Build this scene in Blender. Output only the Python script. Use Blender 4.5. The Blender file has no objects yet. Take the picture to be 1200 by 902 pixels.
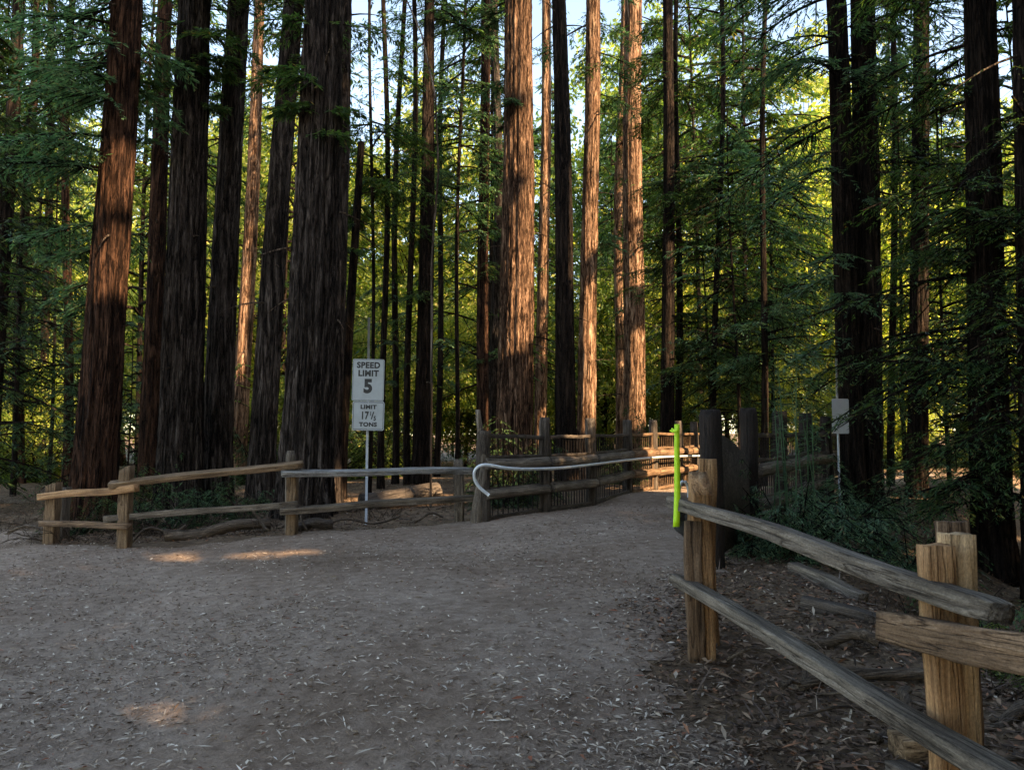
import bpy, math, random
import numpy as np
from mathutils import Vector, Matrix
R = math.radians
rnd = random.Random(11)
scene = bpy.context.scene
COL = scene.collection
PITCH = R(4.51); F = 900.0; EYE = 1.6
CP, SP = math.cos(PITCH), math.sin(PITCH)

# ------------------------------------------------------------------ survey: photo pixel + distance -> metres
def P(px, py, y):
    a = (px - 600) / F; b = (451 - py) / F
    d = (a, CP - SP * b, SP + CP * b)
    t = y / d[1]
    return Vector((d[0] * t, y, EYE + d[2] * t))
def sstep(t):
    t = np.clip(t, 0, 1); return t * t * (3 - 2 * t)
def gz(x, y):
    x = np.asarray(x, float); y = np.asarray(y, float)
    yy = np.maximum(y, -20)
    z = 0.75 * (1 - np.exp(-np.maximum(yy, -2) / 9))
    z = z + 0.038 * np.clip(x, -8, 0)
    xb = np.where(y < 7, 1.95 + 0.0 * y, 1.95 + (y - 7) * 0.72)
    z = z - 0.85 * sstep((x - xb - 0.3) / 2.6) * (1 - sstep((y - 30) / 25))
    z = z + 0.02 * np.sin(x * 1.7 + y * .6) + 0.015 * np.sin(x * .7 - y * 2.1)
    r = np.hypot(x, y)
    z = z + 3.0 * sstep((r - 55) / 90)
    return z
def G(x, y): return float(gz(x, y))
def GP(px, y):            # ground point under a photo column at distance y
    x = (px - 600) / F * y * 1.0
    return Vector((x, y, G(x, y)))

SUN_AZ = R(50); SUN_EL = R(32)
H2 = Vector((math.sin(SUN_AZ), -math.cos(SUN_AZ)))
SUNV = np.array([H2.x * math.cos(SUN_EL), H2.y * math.cos(SUN_EL), math.sin(SUN_EL)])
UV = np.array([-H2.y, H2.x, 0.0])                 # horizontal, across the sun
VV = np.cross(SUNV, UV); VV = VV if VV[2] > 0 else -VV

# ------------------------------------------------------------------ materials
def mat(name):
    m = bpy.data.materials.new(name); m.use_nodes = True
    nt = m.node_tree; nt.nodes.clear()
    out = nt.nodes.new('ShaderNodeOutputMaterial')
    return m, nt, out
def N(nt, t, **kw):
    n = nt.nodes.new(t)
    for k, v in kw.items():
        if k in n.inputs: n.inputs[k].default_value = v
        else: setattr(n, k, v)
    return n
def ramp(nt, fac, stops):
    r = nt.nodes.new('ShaderNodeValToRGB')
    el = r.color_ramp.elements
    while len(el) < len(stops): el.new(0.5)
    for e, (p, c) in zip(el, stops):
        e.position = p; e.color = (c[0], c[1], c[2], 1)
    nt.links.new(fac, r.inputs[0]); return r
def noise(nt, vec, scale, det=4, rough=.6, dist=0.0):
    n = nt.nodes.new('ShaderNodeTexNoise')
    n.inputs['Scale'].default_value = scale; n.inputs['Detail'].default_value = det
    n.inputs['Roughness'].default_value = rough; n.inputs['Distortion'].default_value = dist
    nt.links.new(vec, n.inputs['Vector']); return n
def coords(nt, sx, sy, sz, kind='Object'):
    tc = nt.nodes.new('ShaderNodeTexCoord'); mp = nt.nodes.new('ShaderNodeMapping')
    nt.links.new(tc.outputs[kind], mp.inputs[0]); mp.inputs['Scale'].default_value = (sx, sy, sz)
    return mp.outputs[0]
def bump(nt, h, strength, dist, prev=None):
    b = nt.nodes.new('ShaderNodeBump'); b.inputs['Strength'].default_value = strength
    b.inputs['Distance'].default_value = dist; nt.links.new(h, b.inputs['Height'])
    if prev: nt.links.new(prev, b.inputs['Normal'])
    return b.outputs[0]
def pbsdf(nt, out, rough=.85, spec=.3, metal=0):
    b = nt.nodes.new('ShaderNodeBsdfPrincipled'); b.inputs['Roughness'].default_value = rough
    b.inputs['Specular IOR Level'].default_value = spec; b.inputs['Metallic'].default_value = metal
    nt.links.new(b.outputs[0], out.inputs[0]); return b

def bark_mat(name, dark, mid, light, gs=1.0):
    m, nt, out = mat(name)
    v = coords(nt, 1, 1, .1); n1 = noise(nt, v, 13 * gs, 5, .6, .9)
    vf = coords(nt, 1, 1, .16); nf = noise(nt, vf, 55 * gs, 4, .7, .5)
    v2 = coords(nt, 1, 1, .4); n2 = noise(nt, v2, 2.2, 4, .6)
    v3 = coords(nt, 1, 1, .3); n3 = noise(nt, v3, 150, 3, .6)
    ad = N(nt, 'ShaderNodeMath', operation='MULTIPLY_ADD'); ad.inputs[1].default_value = .45
    nt.links.new(nf.outputs[0], ad.inputs[0])
    sb_ = N(nt, 'ShaderNodeMath', operation='MULTIPLY_ADD'); sb_.inputs[1].default_value = .75; sb_.inputs[2].default_value = -.1
    nt.links.new(n1.outputs[0], sb_.inputs[0]); nt.links.new(sb_.outputs[0], ad.inputs[2])
    r = ramp(nt, ad.outputs[0], [(.40, dark), (.46, tuple((p_ + q_) / 2 for p_, q_ in zip(dark, mid))), (.53, mid), (.68, light)])
    r2 = ramp(nt, n2.outputs[0], [(.3, (.55, .53, .5)), (.7, (1.2, 1.17, 1.15))])
    mx = N(nt, 'ShaderNodeMix', data_type='RGBA', blend_type='MULTIPLY'); mx.inputs[0].default_value = 1
    nt.links.new(r.outputs[0], mx.inputs[6]); nt.links.new(r2.outputs[0], mx.inputs[7])
    vq = coords(nt, 1, 1, .085); nq = noise(nt, vq, 8.5 * gs, 3, .55, 1.2)
    rq = ramp(nt, nq.outputs[0], [(.40, (1.15, 1.15, 1.15)), (.455, (.9, .88, .86)), (.49, (.22, .2, .19)), (.51, (.22, .2, .19)), (.55, (.95, .93, .9)), (.62, (1.1, 1.1, 1.1))])
    mq = N(nt, 'ShaderNodeMix', data_type='RGBA', blend_type='MULTIPLY'); mq.inputs[0].default_value = 1
    nt.links.new(mx.outputs[2], mq.inputs[6]); nt.links.new(rq.outputs[0], mq.inputs[7])
    b = pbsdf(nt, out, .95, .12); nt.links.new(mq.outputs[2], b.inputs['Base Color'])
    nb = bump(nt, rq.outputs[0], 1.0, .05); nb = bump(nt, n1.outputs[0], 1.0, .07, nb); nb = bump(nt, ad.outputs[0], .9, .035, nb); nb = bump(nt, n3.outputs[0], .5, .01, nb)
    nt.links.new(nb, b.inputs['Normal']); return m
def leaf_mat(name, stops, trans=.45, tcol=None, rough=.5):
    m, nt, out = mat(name)
    g = nt.nodes.new('ShaderNodeNewGeometry'); r = ramp(nt, g.outputs['Random Per Island'], stops)
    oi = nt.nodes.new('ShaderNodeObjectInfo')
    hsv = N(nt, 'ShaderNodeHueSaturation')
    mr = N(nt, 'ShaderNodeMapRange'); mr.inputs[3].default_value = .75; mr.inputs[4].default_value = 1.25
    nt.links.new(oi.outputs['Random'], mr.inputs[0]); nt.links.new(mr.outputs[0], hsv.inputs['Value'])
    nt.links.new(r.outputs[0], hsv.inputs['Color'])
    b = N(nt, 'ShaderNodeBsdfPrincipled'); b.inputs['Roughness'].default_value = rough
    b.inputs['Specular IOR Level'].default_value = .35
    nt.links.new(hsv.outputs[0], b.inputs['Base Color'])
    t = N(nt, 'ShaderNodeBsdfTranslucent')
    mx = N(nt, 'ShaderNodeMix', data_type='RGBA', blend_type='MULTIPLY'); mx.inputs[0].default_value = 1
    nt.links.new(hsv.outputs[0], mx.inputs[6]); mx.inputs[7].default_value = (*(tcol or (1.7, 1.9, .8)), 1)
    nt.links.new(mx.outputs[2], t.inputs[0])
    ms = N(nt, 'ShaderNodeMixShader'); ms.inputs[0].default_value = trans
    nt.links.new(b.outputs[0], ms.inputs[1]); nt.links.new(t.outputs[0], ms.inputs[2])
    nt.links.new(ms.outputs[0], out.inputs[0]); return m
def wood_mat(name, dark, mid, light, gs=1.0, rough=.75, crack=1.0):
    m, nt, out = mat(name)
    v = coords(nt, .06, 1, 1); n1 = noise(nt, v, 38 * gs, 6, .7, .8)
    v2 = coords(nt, .4, 1, 1); n2 = noise(nt, v2, 5, 3, .6)
    v3 = coords(nt, .03, 1, 1); n3 = noise(nt, v3, 90 * gs, 3, .6)
    r = ramp(nt, n1.outputs[0], [(.34, dark), (.42, tuple(c_ * .8 for c_ in mid)), (.52, mid), (.7, light)])
    r2 = ramp(nt, n2.outputs[0], [(.3, (.55, .53, .5)), (.7, (1.2, 1.18, 1.15))])
    mx = N(nt, 'ShaderNodeMix', data_type='RGBA', blend_type='MULTIPLY'); mx.inputs[0].default_value = 1
    nt.links.new(r.outputs[0], mx.inputs[6]); nt.links.new(r2.outputs[0], mx.inputs[7])
    vk = coords(nt, .045, 1, 1); nk = noise(nt, vk, 19 * gs, 3, .6, .6)
    rk = ramp(nt, nk.outputs[0], [(.46, (1, 1, 1)), (.485, (.85, .83, .8)), (.495, (.42, .38, .34)), (.503, (.42, .38, .34)), (.512, (.92, .9, .88)), (.6, (1.08, 1.08, 1.06))])
    vn = coords(nt, .5, 1, 1); nn_ = noise(nt, vn, 140, 3, .7)
    rn = ramp(nt, nn_.outputs[0], [(.35, (.7, .69, .68)), (.65, (1.2, 1.2, 1.2))])
    for rx in (rk, rn):
        my = N(nt, 'ShaderNodeMix', data_type='RGBA', blend_type='MULTIPLY'); my.inputs[0].default_value = crack if rx is rk else 1
        nt.links.new(mx.outputs[2], my.inputs[6]); nt.links.new(rx.outputs[0], my.inputs[7]); mx = my
    b = pbsdf(nt, out, rough, .25); nt.links.new(mx.outputs[2], b.inputs['Base Color'])
    nb = bump(nt, rk.outputs[0], 1.0, .012); nb = bump(nt, n1.outputs[0], .9, .02, nb); nb = bump(nt, n3.outputs[0], .7, .008, nb)
    nt.links.new(nb, b.inputs['Normal']); return m
def soil_mat(name, stops, fine):
    m, nt, out = mat(name)
    v = coords(nt, 1, 1, 1)
    n0 = noise(nt, v, .55, 4, .6); n1 = noise(nt, v, 9, 6, .7); n2 = noise(nt, v, 70, 4, .75); n3 = noise(nt, v, 260, 2, .7)
    r = ramp(nt, n1.outputs[0], stops)
    r0 = ramp(nt, n0.outputs[0], [(.3, (.58, .52, .47)), (.45, (.88, .83, .79)), (.55, (1.02, 1.0, .98)), (.7, (1.25, 1.22, 1.2))])
    r2 = ramp(nt, n2.outputs[0], [(.3, (.6, .6, .6)), (.5, (1, 1, 1)), (.68, (1.25, 1.22, 1.2)), (.74, (1.9, 1.85, 1.8))])
    mx = N(nt, 'ShaderNodeMix', data_type='RGBA', blend_type='MULTIPLY'); mx.inputs[0].default_value = 1
    nt.links.new(r.outputs[0], mx.inputs[6]); nt.links.new(r0.outputs[0], mx.inputs[7])
    mx2 = N(nt, 'ShaderNodeMix', data_type='RGBA', blend_type='MULTIPLY'); mx2.inputs[0].default_value = fine
    nt.links.new(mx.outputs[2], mx2.inputs[6]); nt.links.new(r2.outputs[0], mx2.inputs[7])
    b = pbsdf(nt, out, .95, .15); nt.links.new(mx2.outputs[2], b.inputs['Base Color'])
    nb = bump(nt, n1.outputs[0], .6, .03); nb = bump(nt, n2.outputs[0], .8, .012, nb); nb = bump(nt, n3.outputs[0], .5, .003, nb)
    nt.links.new(nb, b.inputs['Normal']); return m
def plain(name, col, rough=.5, metal=0, vary=.12, sc=20, spec=.5):
    m, nt, out = mat(name)
    v = coords(nt, 1, 1, 1); n = noise(nt, v, sc, 5, .65)
    lo = tuple(c * (1 - vary) for c in col); hi = tuple(min(1, c * (1 + vary)) for c in col)
    r = ramp(nt, n.outputs[0], [(.3, lo), (.7, hi)])
    b = pbsdf(nt, out, rough, spec, metal); nt.links.new(r.outputs[0], b.inputs['Base Color'])
    nt.links.new(bump(nt, n.outputs[0], .15, .004), b.inputs['Normal']); return m
def litter_mat(name, stops):
    m, nt, out = mat(name)
    g = nt.nodes.new('ShaderNodeNewGeometry'); r = ramp(nt, g.outputs['Random Per Island'], stops)
    r.color_ramp.interpolation = 'CONSTANT'
    b = pbsdf(nt, out, .7, .3); nt.links.new(r.outputs[0], b.inputs['Base Color']); return m

M = {}
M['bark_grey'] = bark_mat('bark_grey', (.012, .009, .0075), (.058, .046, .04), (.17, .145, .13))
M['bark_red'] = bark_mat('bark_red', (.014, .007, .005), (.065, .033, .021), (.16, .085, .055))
M['bark_sunlit'] = bark_mat('bark_sunlit', (.06, .03, .018), (.29, .175, .115), (.5, .35, .25))  # sunlit copy: bark colour lightened so these trunks look brightly lit
M['bark_part_lit'] = bark_mat('bark_part_lit', (.03, .016, .01), (.17, .1, .066), (.44, .29, .2))  # part-lit copy: colour darkened for a trunk that should look more shaded
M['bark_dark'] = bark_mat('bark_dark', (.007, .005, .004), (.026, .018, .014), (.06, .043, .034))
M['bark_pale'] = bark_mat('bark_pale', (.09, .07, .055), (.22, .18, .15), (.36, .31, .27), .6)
M['dead_wood'] = bark_mat('dead_wood', (.05, .035, .026), (.14, .105, .08), (.3, .25, .2), .8)
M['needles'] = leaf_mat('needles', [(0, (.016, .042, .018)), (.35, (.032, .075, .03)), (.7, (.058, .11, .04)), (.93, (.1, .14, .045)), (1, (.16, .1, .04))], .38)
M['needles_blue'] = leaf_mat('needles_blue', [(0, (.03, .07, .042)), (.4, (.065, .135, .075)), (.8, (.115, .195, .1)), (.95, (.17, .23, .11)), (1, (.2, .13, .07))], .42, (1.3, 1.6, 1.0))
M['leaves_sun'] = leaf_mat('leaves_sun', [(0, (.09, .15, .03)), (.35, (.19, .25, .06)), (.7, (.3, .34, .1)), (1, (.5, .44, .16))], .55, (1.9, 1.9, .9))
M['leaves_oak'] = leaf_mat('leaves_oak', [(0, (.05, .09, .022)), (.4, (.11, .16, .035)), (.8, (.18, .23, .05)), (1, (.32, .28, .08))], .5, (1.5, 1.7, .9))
M['wood_grey'] = wood_mat('wood_grey', (.05, .038, .029), (.17, .14, .112), (.33, .285, .235))
M['wood_silver'] = wood_mat('wood_silver', (.12, .12, .12), (.3, .3, .3), (.48, .49, .5))
M['wood_fresh'] = wood_mat('wood_fresh', (.22, .1, .04), (.44, .24, .11), (.6, .38, .2), .7)
M['wood_dead'] = wood_mat('wood_dead', (.03, .022, .016), (.11, .082, .06), (.27, .215, .165), 1.0, .85)
M['wood_cut'] = wood_mat('wood_cut', (.26, .13, .06), (.42, .23, .11), (.55, .34, .18), .55, .7, .3)
M['wood_pale'] = wood_mat('wood_pale', (.34, .2, .1), (.54, .35, .19), (.66, .47, .28), .55, .7, .35)
M['wood_brown'] = wood_mat('wood_brown', (.06, .033, .018), (.18, .11, .065), (.3, .2, .13), .8)
M['wood_old'] = wood_mat('wood_old', (.022, .017, .014), (.085, .068, .056), (.19, .165, .145))
M['wood_dark'] = wood_mat('wood_dark', (.006, .004, .0035), (.022, .015, .012), (.05, .035, .028))
M['wood_tan'] = wood_mat('wood_tan', (.1, .062, .036), (.24, .158, .095), (.42, .3, .195), .8)
M['path'] = soil_mat('path_dirt', [(.3, (.165, .12, .09)), (.5, (.26, .20, .157)), (.72, (.36, .29, .235))], .8)
M['ground'] = soil_mat('forest_floor', [(.3, (.06, .042, .028)), (.5, (.14, .098, .066)), (.72, (.26, .185, .115))], .8)
M['litter'] = litter_mat('leaf_litter_pale', [(0, (.17, .115, .08)), (.2, (.29, .215, .155)), (.45, (.4, .32, .245)), (.68, (.52, .44, .35)), (.9, (.68, .6, .5)), (.97, (.22, .07, .035))])
M['duff'] = litter_mat('leaf_litter_brown', [(0, (.05, .032, .022)), (.25, (.1, .06, .04)), (.5, (.15, .095, .06)), (.7, (.22, .145, .095)), (.85, (.28, .13, .07)), (.95, (.4, .32, .24))])
M['scraps'] = litter_mat('leaf_scraps', [(0, (.12, .085, .06)), (.25, (.19, .14, .1)), (.55, (.27, .2, .15)), (.85, (.36, .27, .2)), (.96, (.22, .09, .05))])
M['twig'] = litter_mat('twig_bits', [(0, (.06, .04, .03)), (.4, (.13, .09, .065)), (.8, (.25, .2, .16))])
M['galv'] = plain('galvanised_steel', (.42, .44, .45), .45, .6, .15)
M['pipe'] = plain('painted_pipe', (.62, .66, .68), .35, .15, .1)
M['sign'] = plain('sign_white', (.34, .375, .385), .5, 0, .14, 5)
M['signback'] = plain('sign_back', (.5, .52, .53), .5, .3, .08, 8)
M['ink'] = plain('sign_black', (.012, .012, .013), .5, 0, .1)
M['strap'] = plain('hi_vis_strip', (.55, .92, .03), .5, 0, .06)
M['black'] = plain('black_rubber', (.012, .012, .012), .6, 0, .1)
M['mesh'] = plain('dark_mesh_wire', (.03, .026, .022), .7, 0, .2)

# ------------------------------------------------------------------ mesh accumulation
class MB:
    def __init__(s): s.v = []; s.f = []; s.n = 0; s.smooth = False
    def add(s, v, f):
        v = np.asarray(v, float).reshape(-1, 3); f = np.asarray(f, int)
        s.v.append(v); s.f.append(f + s.n); s.n += len(v)
    def tube(s, pts, rad, k=6, cap=True):
        pts = np.asarray([tuple(p) for p in pts], float); n = len(pts)
        rad = np.broadcast_to(np.asarray(rad, float), (n,))
        t = np.gradient(pts, axis=0); t /= np.linalg.norm(t, axis=1)[:, None] + 1e-9
        ref = np.array([0, 0, 1.0]) if abs(t[:, 2]).mean() < .8 else np.array([1.0, 0, 0])
        a = np.cross(t, ref); a /= np.linalg.norm(a, axis=1)[:, None] + 1e-9
        b = np.cross(t, a); th = np.arange(k) * 2 * math.pi / k
        v = pts[:, None, :] + rad[:, None, None] * (np.cos(th)[None, :, None] * a[:, None, :] + np.sin(th)[None, :, None] * b[:, None, :])
        i = np.arange(n - 1)[:, None] * k; j = np.arange(k)[None, :]; j2 = (j + 1) % k
        f = np.stack([i + j, i + j2, i + k + j2, i + k + j], -1).reshape(-1, 4)
        s.add(v, f)
        if cap:
            c0 = s.n; s.add([pts[0], pts[-1]], np.zeros((0, 4), int))
            base = c0 - n * k
            q = []
            for jj in range(0, k, 2):
                q.append([c0, base + jj, base + (jj + 1) % k, base + (jj + 2) % k])
                e = base + (n - 1) * k
                q.append([c0 + 1, e + (jj + 2) % k, e + (jj + 1) % k, e + jj])
            s.f.append(np.array(q))
    def box(s, lo, hi):
        x0, y0, z0 = lo; x1, y1, z1 = hi
        v = [(x0, y0, z0), (x1, y0, z0), (x1, y1, z0), (x0, y1, z0), (x0, y0, z1), (x1, y0, z1), (x1, y1, z1), (x0, y1, z1)]
        s.add(v, [(0, 3, 2, 1), (4, 5, 6, 7), (0, 1, 5, 4), (1, 2, 6, 5), (2, 3, 7, 6), (3, 0, 4, 7)])
    def leaves(s, base, d, nrm, ln, w, fold=0.0):
        d = d / (np.linalg.norm(d, axis=1)[:, None] + 1e-9)
        side = np.cross(d, nrm); side /= np.linalg.norm(side, axis=1)[:, None] + 1e-9
        up = np.cross(side, d)
        m = base + d * ln[:, None] * .5 + up * (fold * ln)[:, None] if np.ndim(fold) or fold else base + d * ln[:, None] * .5
        v = np.stack([base, m + side * w[:, None] * .5, base + d * ln[:, None], m - side * w[:, None] * .5], 1)
        n = len(base); f = np.arange(n * 4).reshape(n, 4)
        s.add(v.reshape(-1, 3), f)
    def arrays(s):
        v = np.concatenate(s.v) if s.v else np.zeros((0, 3)); f = np.concatenate([x for x in s.f if len(x)]) if s.f else np.zeros((0, 4), int)
        return v, f
    def mesh(s, name, m, smooth=False, xf=None):
        v, f = s.arrays()
        if xf is not None: v = xf(v)
        return mesh_from(name, v, f, m, smooth)
def mesh_from(name, v, f, m, smooth=False):
    me = bpy.data.meshes.new(name)
    me.vertices.add(len(v)); me.vertices.foreach_set('co', np.ascontiguousarray(v, dtype=np.float32).ravel())
    nf = len(f); me.loops.add(nf * 4); me.loops.foreach_set('vertex_index', np.ascontiguousarray(f, dtype=np.int32).ravel())
    me.polygons.add(nf)
    me.polygons.foreach_set('loop_start', np.arange(nf, dtype=np.int32) * 4)
    if smooth: me.polygons.foreach_set('use_smooth', np.ones(nf, dtype=bool))
    me.update(calc_edges=True); me.materials.append(m); return me

def obj(name, me, parent=None, loc=None, mtx=None):
    o = bpy.data.objects.new(name, me); COL.objects.link(o)
    if parent is not None: o.parent = parent
    if loc is not None: o.location = loc
    if mtx is not None:
        o.matrix_local = mtx
    return o
def thing(name, label, cat, loc=(0, 0, 0), group=None, rz=0):
    o = bpy.data.objects.new(name, None); COL.objects.link(o); o.empty_display_size = .2
    o.location = loc; o.rotation_euler = (0, 0, rz); o['label'] = label; o['category'] = cat
    if group: o['group'] = group
    return o
def tag(o, label, cat, group=None, kind=None):
    if label: o['label'] = label
    if cat: o['category'] = cat
    if group: o['group'] = group
    if kind: o['kind'] = kind
    return o

# ------------------------------------------------------------------ timber: local X along the beam
def beam_mesh(name, L, w, h, m, seed=0, wob=.01, kind='rect', nseg=None, taper=1.0, end=0.0, slant=0.0, slz=0.0):
    r = random.Random(seed); k = 16; nseg = nseg or max(6, int(L / .07))
    ph = [r.uniform(0, 6.28) for _ in range(8)]
    mb = MB(); rows = []
    prof = []
    for j in range(k):
        a = 2 * math.pi * (j + .5) / k
        if kind == 'rect':
            e_ = .1; side, q = divmod(j, 4); u_ = (-1 + e_, -.35, .35, 1 - e_)[q]
            prof.append([(1, u_), (-u_, 1), (-1, -u_), (u_, -1)][side])
        elif kind == 'half':
            c, s_ = math.cos(a), math.sin(a); prof.append((c, s_ if s_ > -.3 else -.3))
        else:
            prof.append((math.cos(a), math.sin(a)))
    jit = [(1 + r.uniform(-.035, .035)) for _ in range(k)]
    for i in range(nseg + 1):
        t = i / nseg; x = t * L
        cy = wob * (math.sin(2.2 * t * 3.1 + ph[0]) + .5 * math.sin(7 * t + ph[1])); cz = wob * (math.sin(2.7 * t * 2.5 + ph[2]) + .5 * math.sin(9 * t + ph[3]))
        if end and (i == 0 or i == nseg): e = 1 - end
        else: e = 1
        sc = (1 - (1 - taper) * t) * e
        for j, (a, b) in enumerate(prof):
            n = 1 + .03 * math.sin(x * 5 + (j // 4) * 1.9 + ph[4]) + .02 * math.sin(x * 19 + j * 2.7 + ph[5]) + r.uniform(-.012, .012)
            xx = x + ((slant * a * w / 2 + slz * b * h / 2) if i == nseg else 0) + (r.uniform(-.004, .004) if i in (0, nseg) else 0)
            rows.append((xx, cy + a * w / 2 * sc * jit[j] * n, cz + b * h / 2 * sc * jit[(j * 5) % k] * n))
    f = [[i * k + j, i * k + (j + 1) % k, (i + 1) * k + (j + 1) % k, (i + 1) * k + j] for i in range(nseg) for j in range(k)]
    c0 = len(rows)
    for e in (0, nseg):
        rr = rows[e * k:(e + 1) * k]; rows.append(tuple(sum(p[q] for p in rr) / k for q in range(3)))
    for j in range(0, k, 2):
        f.append([c0, (j + 2) % k, j + 1, j]); b = nseg * k
        f.append([c0 + 1, b + j, b + j + 1, b + (j + 2) % k])
    mb.add(rows, f); return mb.mesh(name, m)
def align(p0, p1, roll=0):
    d = (Vector(p1) - Vector(p0)).normalized()
    up = Vector((0, 0, 1)) if abs(d.z) < .9 else Vector((0, 1, 0))
    y = up.cross(d).normalized(); z = d.cross(y)
    m = Matrix((d, y, z)).transposed().to_4x4()
    return Matrix.Translation(p0) @ m @ Matrix.Rotation(roll, 4, 'X')
_sd = [100]
def beam(name, p0, p1, w, h, m, parent, roll=0, **kw):
    _sd[0] += 1
    p0 = Vector(p0); p1 = Vector(p1)
    me = beam_mesh(name, (p1 - p0).length, w, h, M[m], seed=_sd[0], **kw)
    mt = align(p0, p1, roll)
    if parent is not None: mt = Matrix.Translation(-parent.location) @ mt
    o = obj(name, me, parent, mtx=mt); return o

# ------------------------------------------------------------------ trunks
def trunk_arr(H, r0, r1, lean=(0, 0), flare=.35, seed=0, nth=48, nz=60, ridge=.09, wob=.06, fl=.8):
    g = np.random.default_rng(seed)
    z = np.concatenate([[-.5], np.linspace(-.1, H, nz) ** 1.0]); z = np.sort(z)
    th = np.arange(nth) * 2 * math.pi / nth
    t = np.clip(z / H, 0, 1)
    rr = r0 + (r1 - r0) * t + flare * r0 * np.exp(-np.clip(z, 0, 99) / fl)
    rel = np.zeros((len(z), nth))
    for kf, a in ((5, .5), (9, .6), (15, .9), (23, .8), (31, .6)):
        ph = g.uniform(0, 6.28); w = g.uniform(.2, .8) * 2; pz = g.uniform(0, 6)
        q = kf * th[None, :] + ph + 1.3 * np.sin(w * z[:, None] * .6 + pz) + .5 * np.sin(z[:, None] * 1.9 + pz * 2 + th[None, :] * 2)
        rel += a * (1 - 2 * np.abs(np.sin(q * .5 if kf % 2 == 0 else q / 2 * 2 / 1.0 * .5)) ** .8) / 2
    # keep the seam closed: whole-number frequencies only
    rel = np.zeros((len(z), nth))
    for kf, a in ((4, .35), (7, .5), (12, .8), (19, .9), (nth // 2 - 3, .4)):
        ph = g.uniform(0, 6.28); w = g.uniform(.3, .9); pz = g.uniform(0, 6)
        q = kf * th[None, :] + ph + 1.2 * np.sin(w * z[:, None] + pz) + .6 * np.sin(z[:, None] * 2.3 + pz * 2)
        rel += a * (np.sqrt(np.abs(np.cos(q))) * np.sign(np.cos(q)) * .5)
    rel += .25 * g.standard_normal(rel.shape)
    rad = .88 * rr[:, None] * (1 + ridge * rel * .5 + .12 * np.exp(-np.clip(z, 0, 99)[:, None] / (fl * .7)) * np.cos(5 * th[None, :] + g.uniform(0, 6)))
    cx = lean[0] * z + wob * np.sin(z * .35 + g.uniform(0, 6)) * t ** .5; cy = lean[1] * z + wob * np.sin(z * .3 + g.uniform(0, 6)) * t ** .5
    v = np.stack([cx[:, None] + rad * np.cos(th), cy[:, None] + rad * np.sin(th), np.repeat(z[:, None], nth, 1)], -1)
    k = nth; n = len(z); i = np.arange(n - 1)[:, None] * k; j = np.arange(k)[None, :]; j2 = (j + 1) % k
    f = np.stack([i + j, i + j2, i + k + j2, i + k + j], -1).reshape(-1, 4)
    mb = MB(); mb.add(v, f)
    mb.add([(cx[-1], cy[-1], H)], np.zeros((0, 4), int))
    e = (n - 1) * k; c = mb.n - 1
    mb.f.append(np.array([[c, e + q, e + q + 1, e + (q + 2) % k] for q in range(0, k, 2)]))
    axis = lambda zz: np.array([np.interp(zz, z, cx), np.interp(zz, z, cy), zz])
    radf = lambda zz: float(np.interp(zz, z, rr))
    return mb, axis, radf

# ------------------------------------------------------------------ redwood limbs (local to the tree)
def limb(lf, wd, g, base, az, el, L, droop, nsec, per, ll, lw, r0, secw=True, dens=1.0):
    dh = np.array([math.cos(az), math.sin(az), 0])
    bend = g.uniform(-.25, .25); sh = np.array([-dh[1], dh[0], 0])
    def pt(s): s = np.asarray(s)[..., None]; return base + dh * L * s + sh * (bend * L * s * s * .6) + np.array([0, 0, 1.0]) * (math.tan(el) * L * s - droop * L * s * s)
    ss = np.linspace(0, 1, 8); wd.tube(pt(ss), r0 * (1 - ss * .85), 5, False)
    s = np.sort(g.uniform(.12, 1, nsec)); side = np.where(np.arange(nsec) % 2 == 0, 1, -1)
    b0 = pt(s); sl = L * .40 * (1 - .6 * s) * g.uniform(.5, 1.15, nsec) + .12
    a2 = az + side * g.uniform(.7, 1.25, nsec) + bend * s
    d2 = np.stack([np.cos(a2), np.sin(a2), -g.uniform(.0, .45, nsec)], 1)
    dr = g.uniform(.15, .5, nsec)
    t = g.uniform(.05, 1, (nsec, per))
    pos = b0[:, None, :] + d2[:, None, :] * (sl[:, None] * t)[:, :, None]; pos[:, :, 2] -= dr[:, None] * sl[:, None] * t * t
    if secw:
        w = sl * .012 + .002; m = (d2 * sl[:, None]); m[:, 2] -= dr * sl
        sd = np.cross(m, [0, 0, 1.0]); sd /= np.linalg.norm(sd, axis=1)[:, None] + 1e-9
        e = b0 + m; v = np.stack([b0 + sd * w[:, None], b0 - sd * w[:, None], e - sd * w[:, None] * .3, e + sd * w[:, None] * .3], 1)
        wd.add(v.reshape(-1, 3), np.arange(nsec * 4).reshape(-1, 4))
        v = v.copy(); up = np.array([0, 0, 1.0])
        v = np.stack([b0 + up * w[:, None], b0 - up * w[:, None], e - up * w[:, None] * .3, e + up * w[:, None] * .3], 1)
        wd.add(v.reshape(-1, 3), np.arange(nsec * 4).reshape(-1, 4))
    n = nsec * per
    sg = np.where(g.random((nsec, per)) < .5, 1, -1)
    a3 = a2[:, None] + sg * g.uniform(.35, 1.1, (nsec, per))
    d3 = np.stack([np.cos(a3), np.sin(a3), -g.uniform(-.1, .7, (nsec, per)) - .3 * t], -1).reshape(n, 3)
    ln = (ll * g.uniform(.5, 1.3, (nsec, per)) * (1 - .35 * t)).reshape(n)
    nr = np.stack([g.normal(0, .35, n), g.normal(0, .35, n), np.ones(n)], 1)
    lf.leaves(pos.reshape(n, 3), d3, nr, ln, lw * g.uniform(.7, 1.3, n))

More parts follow.
